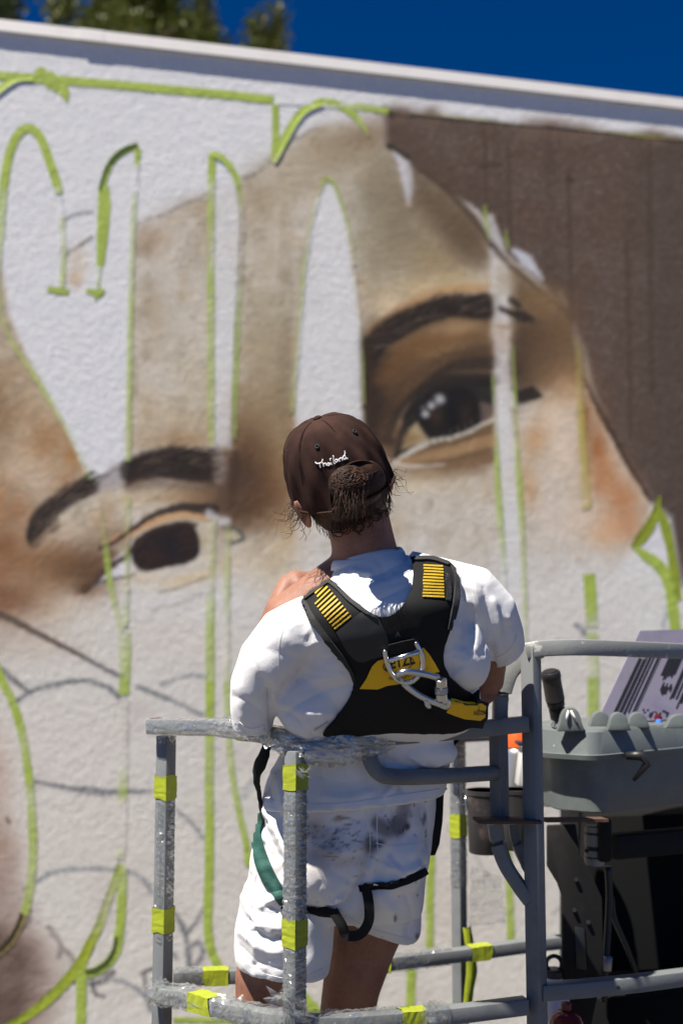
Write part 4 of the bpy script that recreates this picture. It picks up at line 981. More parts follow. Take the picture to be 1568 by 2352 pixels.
film_sleeve([P(976, 2337, 2.196), P(1020, 2332, 2.213)], TW + .004, TW + .008, 8, .008, 23)
film_sleeve([P(404, 2246, 2.52), P(464, 2243, 2.534)], TW + .004, TW + .004, 10, .004, 24)
film_sleeve([P(896, 2211, 2.643), P(1030, 2194, 2.73)], TW + .004, TW + .004, 22, .004, 25)
# torn tufts of film
def tuft(c, r, n, seed, m=FILM):
    rnd = random.Random(seed); b = MB(); c = Vector(c)
    for _ in range(n):
        d = Vector((rnd.uniform(-1, 1), rnd.uniform(-1, .3), rnd.uniform(-1, 1))).normalized(); s, w = frame_from(d)
        p = c + d * r * rnd.uniform(.1, .5); q = r * rnd.uniform(.4, .9)
        b.add([p - s * q * .5, p + s * q * .5, p + s * q * .3 + d * q + w * q * .4, p - s * q * .4 + d * q * .7 - w * q * .3], [(0, 1, 2), (0, 2, 3)])
    return b.build('film_tuft', m, basket)
tuft(P(700, 1775, YB - .05), .018, 12, 31); tuft(P(640, 2282, YB - .02), .028, 12, 32); tuft(P(690, 2318, YB - .02), .026, 12, 33); tuft(P(990, 2332, 2.18), .022, 12, 34); tuft(P(362, 2262, YA - .04), .02, 8, 35); tuft(P(560, 2318, 2.18), .02, 8, 36)
tuft(P(560, 1652, 2.24), .014, 6, 37, FILM2); tuft(P(630, 1712, YB), .018, 8, 38, FILM2); tuft(P(880, 1724, 2.15), .016, 8, 39)

def film_sheet(c, nu, nv, amp, seed, m=FILM):
    """loose sheet of film spanned between four corners"""
    rnd = random.Random(seed); c = [Vector(x) for x in c]; rows_ = []
    for j in range(nv + 1):
        g = j / nv; r_ = []
        for i in range(nu + 1):
            f = i / nu; p = (c[0] * (1 - f) + c[1] * f) * (1 - g) + (c[3] * (1 - f) + c[2] * f) * g
            r_.append(p + Vector((rnd.uniform(-1, 1), rnd.uniform(-1, .6), rnd.uniform(-1, 1))) * amp)
        rows_.append(r_)
    b = MB(); b.loft(rows_, False, False); return b.build('film_sheet', m, basket)
film_sheet([P(348, 2246, YA - .03), P(372, 2262, YA - .045), P(500, 2322, 2.215), P(352, 2300, YA - .04)], 12, 12, .0035, 51)
film_sheet([P(640, 2270, YB - .01), P(700, 2300, YB - .03), P(716, 2350, YB - .01), P(600, 2344, YB + .02)], 12, 10, .004, 52)
film_sheet([P(600, 1692, YB + .04), P(690, 1712, YB - .018), P(700, 1742, YB - .02), P(640, 1724, YB + .01)], 10, 8, .003, 53, FILM2)
film_sheet([P(690, 1708, YB - .012), P(900, 1700, 2.15), P(880, 1728, 2.15), P(700, 1744, YB - .015)], 22, 7, .0028, 54, FILM2)
film_sheet([P(965, 2322, 2.17), P(1010, 2318, 2.18), P(1024, 2346, 2.19), P(968, 2352, 2.16)], 8, 8, .004, 55)
film_sheet([P(1080, 1990, 2.82), P(1150, 2010, 2.84), P(1160, 2120, 2.84), P(1078, 2130, 2.82)], 12, 12, .004, 56)
film_sheet([P(402, 1655, 2.36), P(590, 1640, 2.26), P(592, 1672, 2.23), P(402, 1690, 2.35)], 24, 6, .002, 57, FILM2)

# ================================================================== the painter
man0 = P(790, 1900, 2.34); man0.z = FLOOR_Z
man = thing('person', 'person in white t-shirt, stained shorts and brown cap leaning back on the rail', 'person', man0)
def ring(vL, vR, uL, uR, Yc, hd, n=40, pw=.82, back=1.0, front=1.0, bow=0.0):
    a, b = P(uL, vL, Yc), P(uR, vR, Yc); c = (a + b) / 2; h = (b - a) / 2; out = []
    for k in range(n):
        t = 2 * math.pi * k / n; ct, st = math.cos(t), math.sin(t)
        x = math.copysign(abs(ct) ** pw, ct); y = math.copysign(abs(st) ** pw, st)
        out.append(c + h * x + Vector((0, y * hd * (back if y < 0 else front), bow * abs(st) * (1 if y < 0 else -1))))
    return out
def ellipsoid(c, r, M=None, n=20, m=12):
    M = M or Matrix.Identity(3); rings = []; c = Vector(c)
    for i in range(1, m):
        ph = math.pi * i / m - math.pi / 2
        rings.append([c + M @ Vector((r[0] * math.cos(ph) * math.cos(2 * math.pi * k / n), r[1] * math.cos(ph) * math.sin(2 * math.pi * k / n), r[2] * math.sin(ph))) for k in range(n)])
    return rings
def remesh(mb, voxel, smooth=0, keep=.5):
    me = mesh_from('tmp', mb.v, mb.f, None, False)
    bm = bmesh.new(); bm.from_mesh(me); bmesh.ops.recalc_face_normals(bm, faces=bm.faces); bm.to_mesh(me); bm.free()
    o = bpy.data.objects.new('tmp', me); COL.objects.link(o)
    md = o.modifiers.new('r', 'REMESH'); md.mode = 'VOXEL'; md.voxel_size = voxel
    dg = bpy.context.evaluated_depsgraph_get(); dg.update()
    out = bpy.data.meshes.new_from_object(o.evaluated_get(dg))
    bpy.data.objects.remove(o); bpy.data.meshes.remove(me)
    if smooth: relax(out, smooth, keep)
    return out
def getco(me):
    c = np.empty(len(me.vertices) * 3, np.float32); me.vertices.foreach_get('co', c); return c.reshape(-1, 3).astype(float)
def setco(me, c):
    me.vertices.foreach_set('co', c.astype(np.float32).ravel()); me.update()
def relax(me, it, k=.5, mask=None):
    c = getco(me); e = np.empty(len(me.edges) * 2, np.int32); me.edges.foreach_get('vertices', e); e = e.reshape(-1, 2)
    deg = np.bincount(e.ravel(), minlength=len(c)).astype(float)[:, None]; deg[deg == 0] = 1
    for _ in range(it):
        s = np.zeros_like(c)
        for j in range(3):
            s[:, j] = np.bincount(e[:, 0], c[e[:, 1], j], len(c)) + np.bincount(e[:, 1], c[e[:, 0], j], len(c))
        d = (s / deg - c) * k
        c += d if mask is None else d * mask[:, None]
    setco(me, c)
def vnormals(me):
    n = np.empty(len(me.vertices) * 3, np.float32); me.vertices.foreach_get('normal', n); return n.reshape(-1, 3).astype(float)
def projn(c):
    d = c - np.array(CAM); z = d @ np.array(FWD)
    return CX + FU * d[:, 0] / z, CY - FU * (d @ np.array(UPV)) / z
def pldist(u, v, pts, smooth=True):
    p = np.array(catmull(pts, 5) if smooth and len(pts) > 2 else pts, float); best = np.full(len(u), 1e9)
    for i in range(len(p) - 1):
        ax_, ay_ = p[i][:2]; dx, dy = p[i + 1][0] - ax_, p[i + 1][1] - ay_
        t = np.clip(((u - ax_) * dx + (v - ay_) * dy) / (dx * dx + dy * dy + 1e-9), 0, 1)
        best = np.minimum(best, np.hypot(u - ax_ - t * dx, v - ay_ - t * dy))
    return best
def sculpt(me, creases, wob=None):
    """press folds into the cloth: creases = (survey points, width u, depth m [+ridge, -valley])"""
    c = getco(me); n = vnormals(me); u, v = projn(c)
    vd = c - np.array(CAM); vd /= np.linalg.norm(vd, axis=1)[:, None]
    w = sstep(-.05, .25, -(n * vd).sum(1)); d = np.zeros(len(c))
    for pts, wd, am in creases:
        q = np.array(pts, float); mg = wd * 3
        idx = np.nonzero((u > q[:, 0].min() - mg) & (u < q[:, 0].max() + mg) & (v > q[:, 1].min() - mg) & (v < q[:, 1].max() + mg))[0]
        if len(idx):
            dd = pldist(u[idx], v[idx], pts) / wd
            d[idx] += am * (np.exp(-dd * 1.25) if am < 0 else np.exp(-dd ** 2))
    ra = np.radians(34); x1, y1 = u * math.cos(ra) - v * math.sin(ra), u * math.sin(ra) + v * math.cos(ra)
    d += .00055 * fbm(x1 / 16, y1 / 70, 2, 61) + .0005 * fbm(x1 / 80, y1 / 15, 2, 62)
    c += n * (d * w)[:, None]
    if wob:
        for sc_, am, sd in wob: c += n * (am * fbm3(c[:, 0] / sc_, c[:, 1] / sc_, c[:, 2] / sc_, 2, sd))[:, None]
    setco(me, c)
def finish(me, name, m, parent, cols=None):
    me.name = name; me.materials.clear(); me.materials.append(m)
    me.polygons.foreach_set('use_smooth', [True] * len(me.polygons))
    if cols is not None:
        a = me.color_attributes.new('paint', 'FLOAT_COLOR', 'POINT'); q = np.ones((len(me.vertices), 4), np.float32); q[:, :3] = cols
        a.data.foreach_set('color', q.ravel())
    return link(name, me, parent)
def bvh_of(me):
    return BVHTree.FromPolygons([v.co.copy() for v in me.vertices], [tuple(p.vertices) for p in me.polygons])
def hit(bvh, u, v, off, Yd=2.1):
    d = ray(u, v).normalized(); loc, nor, i, t = bvh.ray_cast(CAM, d)
    if loc is None or loc.y > Yd + .35:
        loc, nor, i, t = bvh.find_nearest(P(u, v, Yd))
    if nor.dot(d) > 0: nor = -nor
    return loc + nor * off, nor
from mathutils.geometry import delaunay_2d_cdt
def drape(poly, sp, bvh, off, th, name, m, parent, smooth=True, rel=0, Yd=2.1, bm_cols=None, relief_fn=None):
    """a sheet with this outline laid on the surface below it, th thick"""
    if smooth: poly = [p[:2] for p in catmull(list(poly) + [poly[0]], 5)[:-1]]
    bd = []
    for a, b in zip(poly, list(poly[1:]) + [poly[0]]):
        n = max(1, int(math.hypot(b[0] - a[0], b[1] - a[1]) / sp))
        bd += [(a[0] + (b[0] - a[0]) * i / n, a[1] + (b[1] - a[1]) * i / n) for i in range(n)]
    q = np.array(bd); gu, gv = np.meshgrid(np.arange(q[:, 0].min(), q[:, 0].max(), sp), np.arange(q[:, 1].min(), q[:, 1].max(), sp))
    gu = gu.ravel(); gv = gv.ravel(); ins = np.zeros(len(gu), bool); dm = np.full(len(gu), 1e9)
    for i in range(len(q)):
        ax_, ay_ = q[i]; bx, by = q[(i + 1) % len(q)]
        cr = (ay_ > gv) != (by > gv)
        with np.errstate(divide='ignore', invalid='ignore'):
            ins ^= cr & (gu < (bx - ax_) * (gv - ay_) / (by - ay_ if by != ay_ else 1e-9) + ax_)
        dm = np.minimum(dm, np.hypot(gu - ax_, gv - ay_))
    k = ins & (dm > sp * .6)
    pts = [Vector(p) for p in bd] + [Vector((a, b)) for a, b in zip(gu[k], gv[k])]
    r = delaunay_2d_cdt(pts, [], [list(range(len(bd)))], 1, 1e-4)
    V2, F2 = r[0], r[2]
    loc, nor = [], []
    for p in V2:
        l, n = hit(bvh, p.x, p.y, off, Yd); loc.append(l); nor.append(n)
    me = mesh_from(name, loc, [tuple(f) for f in F2], m, True)
    if rel: relax(me, rel, .5)
    c = getco(me); N_ = np.array([tuple(x) for x in nor])
    if relief_fn is not None: c += N_ * relief_fn(np.array([p.x for p in V2]), np.array([p.y for p in V2]))[:, None]
    nb = len(c); V_ = np.concatenate([c, c - N_ * th]); Fs = [tuple(f) for f in F2]
    ec = {}
    for f in Fs:
        for a, b in zip(f, f[1:] + f[:1]): ec[(a, b)] = 1
    side = [(b, a, a + nb, b + nb) for (a, b) in ec if (b, a) not in ec]
    me = mesh_from(name, V_, Fs + [tuple(i + nb for i in reversed(f)) for f in Fs] + side, m, True)
    bm = bmesh.new(); bm.from_mesh(me); bmesh.ops.recalc_face_normals(bm, faces=bm.faces); bm.to_mesh(me); bm.free()
    me.set_sharp_from_angle(angle=R(50))
    return link(name, me, parent)
def strip_on(pts, w, bvh, off, th, name, m, parent, Yd=2.1, sp=5, smooth=True):
    q = [p[:2] for p in (catmull(pts, 6) if smooth and len(pts) > 2 else pts)]
    L, Rr = [], []
    ws = np.interp(np.linspace(0, 1, len(q)), np.linspace(0, 1, len(w)), w) if hasattr(w, '__len__') else [w] * len(q)
    for i, p in enumerate(q):
        a, b = q[max(i - 1, 0)], q[min(i + 1, len(q) - 1)]; tx, ty = b[0] - a[0], b[1] - a[1]; l = math.hypot(tx, ty) or 1
        L.append((p[0] - ty / l * ws[i] / 2, p[1] + tx / l * ws[i] / 2)); Rr.append((p[0] + ty / l * ws[i] / 2, p[1] - tx / l * ws[i] / 2))
    return drape(L + Rr[::-1], sp, bvh, off, th, name, m, parent, smooth=False, Yd=Yd)

# ---------------------------------------------------------------- materials
SKIN = mat('sunburnt_skin', (0.27, 0.130, 0.087), .55, spec=.3, sss=.2, noise=[(22, (0.21, 0.092, 0.06), .45, .7), (140, (0.31, 0.155, 0.105), .5, .75)], bump=[(320, .12, .001)])
COTTON = mat('white_cotton', (0.74, 0.735, 0.74), .95, spec=.1, sheen=.1, noise=[(8, (0.69, 0.675, 0.665), .5, .75)], bump=[(620, .6, .0014), (60, .05, .004)])
CANVAS = mat('stained_canvas', rough=.95, spec=.1, attr='paint', bump=[(620, .5, .0014), (50, .08, .005)])
BLKF = mat('black_webbing', (0.009, 0.009, 0.0095), .8, spec=.25, bump=[(700, .5, .0015)])
BLKG = mat('grey_black_pad', (0.030, 0.031, 0.033), .65, spec=.3, noise=[(220, (0.10, 0.10, 0.10), .72, .76)], bump=[(500, .2, .001)])
BIND = mat('black_binding_tape', (0.020, 0.020, 0.021), .75, bump=[(520, .8, .002)])
YELF = mat('yellow_fabric', (0.80, 0.46, 0.004), .6, bump=[(300, .15, .001)])
YELS = mat('yellow_stitching', (0.46, 0.31, 0.012), .55, bump=[(420, .6, .002)])
GRNW = mat('green_webbing', (0.012, 0.075, 0.058), .7, bump=[(500, .7, .002)])
CAPM = mat('brown_cap_cotton', (0.034, 0.019, 0.016), .95, spec=.04, noise=[(14, (0.055, 0.030, 0.024), .45, .72)], bump=[(800, .35, .0012), (60, .12, .004)])
HAIR = mat('dark_brown_hair', (0.024, 0.0115, 0.007), .55, spec=.22, noise=[(45, (0.085, 0.038, 0.019), .50, .72)])
THREAD = mat('white_thread', (0.72, 0.68, 0.68), .6)
INKB = mat('black_ink', (0.012, 0.012, 0.012), .6); INKG = mat('grey_ink', (0.09, 0.11, 0.14), .6)

# ---------------------------------------------------------------- body: one continuous surface
HC = P(776, 1090, 2.12)
HM = Matrix.Rotation(R(-20), 3, 'Y') @ Matrix.Rotation(R(20), 3, 'X') @ Matrix.Rotation(R(14), 3, 'Z')
def hp(x, y, z): return HC + HM @ Vector((x, y, z))
bd = MB()
for rg in (ellipsoid(hp(0, .01, .01), (.078, .096, .098), HM), ellipsoid(hp(0, .045, -.055), (.058, .060, .070), HM)):
    bd.loft(rg)
bd.loft(ellipsoid(hp(0, .108, -.012), (.012, .016, .024), HM, 10, 8))                       # nose
for sx in (-1, 1):
    bd.loft(ellipsoid(hp(sx * .026, .094, .012), (.013, .009, .008), HM, 10, 8))             # brow over the eye
    Me = HM @ Matrix.Rotation(R(-sx * 22), 3, 'Z') @ Matrix.Rotation(R(sx * 8), 3, 'Y')
    bd.loft(ellipsoid(hp(sx * .091, -.008, -.040), (.008, .019, .033), Me, 14, 10))          # ear
    bd.loft(ellipsoid(hp(sx * .087, .000, -.064), (.007, .010, .012), Me, 10, 8))            # lobe
bd.loft(ellipsoid(hp(0, .100, -.058), (.022, .010, .010), HM, 10, 8))                        # mouth
bd.tube([hp(0, -.005, -.03), P(818, 1180, 2.155), P(832, 1240, 2.155), P(842, 1300, 2.165), P(846, 1360, 2.18)], [.062, .061, .0605, .066, .082], 20)
bd.tube([P(845, 1330, 2.18), P(845, 1420, 2.19), P(840, 1540, 2.22), P(830, 1680, 2.29), P(815, 1800, 2.32), P(795, 1960, 2.33)], [.085, .10, .105, .10, .11, .12], 20)
bd.tube([P(800, 1330, 2.17), P(660, 1425, 2.17), P(604, 1540, 2.16), P(582, 1640, 2.20)], [.055, .052, .045, .036], 16)        # left upper arm
bd.tube([P(582, 1640, 2.20), P(600, 1540, 2.29), P(640, 1400, 2.37), P(664, 1340, 2.40)], [.036, .038, .029, .0235], 16)         # left forearm
bd.tube([P(890, 1330, 2.17), P(1070, 1375, 2.17), P(1118, 1480, 2.20), P(1112, 1575, 2.245)], [.055, .052, .044, .037], 16)        # right upper arm
bd.tube([P(1112, 1575, 2.245), P(1050, 1590, 2.33), P(960, 1580, 2.42), P(860, 1570, 2.46), P(760, 1580, 2.44)], [.037, .040, .036, .027, .028], 16)
# left hand folded over towards the chin: palm, four bent fingers, thumb
bd.tube([P(656, 1340, 2.40), P(676, 1328, 2.405), P(704, 1332, 2.41), P(730, 1338, 2.41)], [.0225, .024, .025, .023], 14, flat=.75)
for k in range(4):
    dv = 14 * k - 14; ln = (.9, 1.05, 1.0, .8)[k]
    bd.tube([P(726, 1334 + dv, 2.41 - .012 * k), P(726 + 24 * ln, 1330 + dv, 2.40 - .012 * k), P(726 + 46 * ln, 1342 + dv, 2.385 - .012 * k), P(726 + 56 * ln, 1360 + dv, 2.38 - .012 * k)], [.0095, .009, .0085, .007], 10)
bd.tube([P(680, 1336, 2.385), P(702, 1356, 2.37), P(728, 1366, 2.375), P(748, 1362, 2.38)], [.012, .011, .010, .008], 10)
# right hand tucked on the left elbow
for k in range(4):
    bd.tube([P(765, 1560 + 16 * k, 2.45 - .006 * k), P(720, 1556 + 16 * k, 2.44), P(690, 1562 + 16 * k, 2.41)], [.0095, .009, .0075], 10)
bd.tube([P(790, 1560, 2.43), P(770, 1530, 2.42), P(745, 1520, 2.42)], [.011, .010, .008], 10)
# legs and shoes
def legz(u, v, Y, z): p = P(u, v, Y); return Vector((p.x, p.y, z))
lk = [P(672, 1980, 2.33), P(650, 2100, 2.33), P(606, 2250, 2.34), P(603, 2352, 2.35)]
bd.tube(lk + [legz(604, 2352, 2.36, 1.62), legz(606, 2352, 2.37, 1.40), legz(606, 2352, 2.37, FLOOR_Z + .06)], [.075, .072, .058, .054, .056, .038, .036], 18)
rk = [P(880, 1980, 2.40), P(862, 2080, 2.42), P(832, 2170, 2.44), P(806, 2270, 2.45), P(794, 2352, 2.46)]
bd.tube(rk + [legz(790, 2352, 2.47, 1.62), legz(790, 2352, 2.48, 1.40), legz(790, 2352, 2.48, FLOOR_Z + .06)], [.080, .078, .069, .060, .057, .057, .038, .036], 18)
body = finish(remesh(bd, .0052, 3, .5), 'body', SKIN, man)
SHOE = mat('dark_shoe', (.03, .03, .03), .7)
for u, Y in ((604, 2.36), (790, 2.47)):
    q = legz(u, 2352, Y, 0); b = MB()
    b.loft([[Vector((q.x + a * .048 * s, q.y - .07 + t, FLOOR_Z + .003 + z)) for a, z in ((-1, 0), (1, 0), (1, h * .5), (.6, h), (-.6, h), (-1, h * .5))] for t, s, h in ((0, .7, .07), (.05, .9, .10), (.12, .95, .085), (.2, 1, .06), (.26, .6, .035))])
    b.build('shoe', SHOE, man, bevel=.008)

# ---------------------------------------------------------------- shirt
sm = MB()
rows = [(1276, 1262, 788, 908, 2.150, .050), (1306, 1284, 768, 940, 2.150, .066), (1340, 1308, 748, 985, 2.150, .082), (1380, 1335, 712, 1040, 2.145, .104), (1424, 1384, 668, 1078, 2.146, .126), (1470, 1450, 640, 1085, 2.163, .134),
        (1540, 1530, 645, 1088, 2.186, .128), (1600, 1595, 655, 1102, 2.206, .122), (1648, 1640, 668, 1104, 2.226, .116), (1682, 1676, 672, 1074, 2.250, .104), (1704, 1700, 660, 1036, 2.268, .092), (1740, 1736, 638, 1034, 2.282, .098), (1790, 1780, 612, 1028, 2.295, .112), (1838, 1815, 600, 1020, 2.300, .124), (1856, 1822, 598, 1018, 2.300, .128)]
sm.loft([ring(a, b, c, d, e, f, bow=(0 if i < len(rows) - 1 else .0)) for i, (a, b, c, d, e, f) in enumerate(rows)])
# blouse of cloth hanging over the rail, left and right
sm.loft(ellipsoid(P(714, 1614, 2.140), (.066, .056, .070)))
sm.loft(ellipsoid(P(1062, 1505, 2.125), (.052, .055, .068), Matrix.Rotation(R(-14), 3, 'Y')))
sm.loft(ellipsoid(P(972, 1722, 2.225), (.066, .046, .034), Matrix.Rotation(R(6), 3, 'Y')))
# shoulders and sleeves
sm.tube([P(770, 1420, 2.14), P(712, 1444, 2.115), P(660, 1468, 2.105), P(618, 1522, 2.115), P(592, 1580, 2.135), P(580, 1638, 2.155), P(580, 1676, 2.165)], [.060, .062, .062, .060, .053, .0425, .036], 24)
sm.tube([P(930, 1330, 2.14), P(1020, 1352, 2.14), P(1080, 1366, 2.145), P(1118, 1412, 2.16), P(1140, 1462, 2.185), P(1154, 1496, 2.21)], [.055, .056, .058, .060, .054, .047], 24)
shirt_me = remesh(sm, .0038, 9, .5)
VAL = [ # valleys and ridges read off the photograph
    ([(618, 1590), (622, 1625), (628, 1665), (640, 1690)], 9, -.012), ([(600, 1560), (612, 1590), (620, 1612)], 9, -.006),
    ([(632, 1600), (640, 1640), (634, 1665)], 6, .004), ([(690, 1548), (660, 1570), (640, 1606)], 12, -.005), ([(780, 1545), (720, 1560), (670, 1590), (645, 1620)], 13, .004), ([(800, 1572), (740, 1590), (690, 1614), (655, 1640)], 10, -.005),
    ([(640, 1630), (680, 1650), (720, 1690)], 9, -.003), ([(648, 1615), (700, 1640), (760, 1640)], 10, .0025), ([(560, 1500), (590, 1540), (600, 1600)], 14, -.004), ([(548, 1580), (560, 1640), (590, 1680)], 12, .003), ([(536, 1600), (566, 1610), (606, 1640)], 12, -.003),
    ([(545, 1668), (575, 1684), (608, 1676)], 3.2, -.003), ([(560, 1480), (640, 1500), (740, 1530)], 30, -.004),
    ([(1060, 1330), (1068, 1400), (1064, 1480)], 9, -.005), ([(1085, 1330), (1096, 1400), (1090, 1490)], 9, .0035), ([(1110, 1350), (1120, 1420), (1112, 1500)], 8, -.0045), ([(1132, 1380), (1146, 1430), (1142, 1490)], 7, .004), ([(1148, 1400), (1162, 1450), (1160, 1500)], 6, -.004), ([(1168, 1420), (1178, 1460), (1176, 1490)], 6, .003),
    ([(1130, 1500), (1140, 1470), (1170, 1440)], 8, -.004), ([(1194, 1466), (1180, 1496), (1146, 1526)], 3, -.0028), ([(1128, 1480), (1136, 1530), (1120, 1570)], 9, -.006),
    ([(790, 1340), (850, 1325), (930, 1290)], 9, -.003), ([(800, 1372), (860, 1345), (935, 1322)], 10, .003), ([(830, 1395), (880, 1372), (938, 1345)], 9, -.003), ([(770, 1318), (810, 1312), (850, 1318)], 8, .0025),
    ([(880, 1740), (930, 1764), (1010, 1770)], 9, -.006), ([(940, 1735), (985, 1762), (1012, 1752)], 6, .005), ([(870, 1745), (880, 1790), (900, 1800)], 10, -.005), ([(900, 1800), (896, 1812), (884, 1826)], 7, .006), ([(912, 1786), (918, 1812)], 6, -.007),
    ([(720, 1780), (800, 1800), (870, 1770)], 20, -.003), ([(620, 1760), (640, 1800), (650, 1850)], 10, .005), ([(612, 1800), (625, 1840)], 8, -.005), ([(740, 1830), (800, 1834), (850, 1820)], 12, .004)]
rw = random.Random(8)
def puckers(path, n, lo, hi, side, amp, spread=.5):
    q = catmull(path, 6); out = []
    for k in range(n):
        i = int((k + rw.random()) / n * (len(q) - 2)); a, b_ = q[i], q[i + 1]; tx, ty = b_[0] - a[0], b_[1] - a[1]; l = math.hypot(tx, ty) or 1
        nx_, ny_ = -ty / l * side, tx / l * side; L = rw.uniform(lo, hi); sp = rw.uniform(-spread, spread)
        dx, dy = nx_ + tx / l * sp, ny_ + ty / l * sp; m = rw.uniform(-.18, .18) * L
        out.append(([(a[0], a[1]), (a[0] + dx * L * .5 + tx / l * m, a[1] + dy * L * .5 + ty / l * m), (a[0] + dx * L, a[1] + dy * L)], rw.uniform(5, 10), rw.choice((-1.3, 1)) * rw.uniform(.4, 1) * amp * .68))
    return out
VAL += puckers([(690, 1392), (746, 1476), (808, 1574)], 16, 26, 70, 1, .0024)
VAL += puckers([(1055, 1342), (1038, 1432), (1020, 1516), (1060, 1572)], 16, 22, 64, -1, .0024)
VAL += puckers([(630, 1690), (720, 1694), (800, 1690)], 12, 26, 70, -1, .0022)
VAL += puckers([(700, 1730), (800, 1728), (900, 1724), (1000, 1716)], 16, 30, 90, 1, .0024)
VAL += puckers([(545, 1690), (575, 1694), (606, 1686)], 7, 18, 60, -1, .0022)
VAL += puckers([(1196, 1470), (1176, 1502), (1140, 1524)], 8, 24, 70, -1, .0022)
VAL += puckers([(776, 1320), (850, 1300), (930, 1276)], 10, 20, 60, 1, .0016)
sculpt(shirt_me, VAL, [(.05, .0010, 3), (.11, .002, 5)])
relax(shirt_me, 1, .25)
shirt = finish(shirt_me, 'shirt', COTTON, man)
SB = bvh_of(shirt_me)
HEM = mat('cotton_hem', (0.73, 0.725, 0.73), .95, spec=.1, bump=[(900, .3, .0012)])
strip_on([(546, 1664), (562, 1676), (584, 1680), (608, 1672)], 15, SB, .0012, .002, 'sleeve_hem', HEM, shirt, Yd=2.15)
strip_on([(1192, 1462), (1180, 1490), (1160, 1508), (1140, 1518)], 15, SB, .0012, .002, 'sleeve_hem', HEM, shirt, Yd=2.18)
strip_on([(606, 1836), (640, 1846), (700, 1852), (780, 1850), (850, 1842), (910, 1832), (980, 1822), (1010, 1816)], 11, SB, .0014, .002, 'bottom_hem', HEM, shirt, Yd=2.2)
strip_on([(676, 1404), (652, 1440), (640, 1490), (640, 1540), (632, 1590)], 2.6, SB, .0006, .0012, 'armhole_seam', HEM, shirt, Yd=2.08, sp=3)
strip_on([(1066, 1308), (1084, 1350), (1092, 1400), (1090, 1450)], 2.6, SB, .0006, .0012, 'armhole_seam', HEM, shirt, Yd=2.1, sp=3)
# ribbed collar
cb = MB(); cp = [P(842 + 82 * math.cos(a) + (0), 1284 - 14 * math.cos(a) * 1.0, 2.158) + Vector((0, .066 * math.sin(a), .010 * -math.sin(a) * -1)) for a in np.linspace(0, 2 * math.pi, 49)]
rr = []
for i, p in enumerate(cp[:-1]):
    c0 = P(842, 1284, 2.158); rd = (p - c0); rd.z = 0; rd.normalize()
    rr.append([p + rd * x * .001 + Vector((0, 0, z * .001)) for x, z in ((8, -9), (4.5, 2), (0, 9), (-3, 11), (-4, 9), (-2, -6))])
rr.append(rr[0]); cb.loft(rr, True, False)
collar = cb.build('collar', mat('ribbed_cotton', (0.72, 0.72, 0.73), .95, spec=.1, bump=[(450, .5, .002)]), shirt, smooth=True)

# ---------------------------------------------------------------- shorts
sh_ = MB()
sh_.loft([ring(a, b, c, d, e, f) for a, b, c, d, e, f in [(1800, 1790, 612, 1002, 2.305, .100), (1860, 1850, 598, 1000, 2.312, .118), (1930, 1925, 584, 990, 2.32, .130), (2000, 2000, 571, 978, 2.335, .136), (2060, 2060, 561, 972, 2.35, .130), (2100, 2095, 557, 968, 2.36, .110)]])
sh_.loft([ring(a, b, c, d, e, f) for a, b, c, d, e, f in [(2030, 2030, 561, 764, 2.315, .100), (2110, 2110, 545, 768, 2.318, .104), (2170, 2178, 540, 762, 2.32, .102), (2204, 2222, 542, 756, 2.322, .098), (2212, 2234, 545, 752, 2.322, .096)]])
sh_.loft([ring(a, b, c, d, e, f) for a, b, c, d, e, f in [(2020, 2020, 772, 975, 2.40, .10), (2070, 2095, 776, 969, 2.42, .104), (2092, 2140, 782, 966, 2.43, .100), (2100, 2158, 788, 957, 2.43, .097)]])
sh_.loft(ellipsoid(P(742, 1985, 2.245), (.085, .055, .085))); sh_.loft(ellipsoid(P(895, 1965, 2.255), (.075, .055, .080)))
shorts_me = remesh(sh_, .0040, 6, .5)
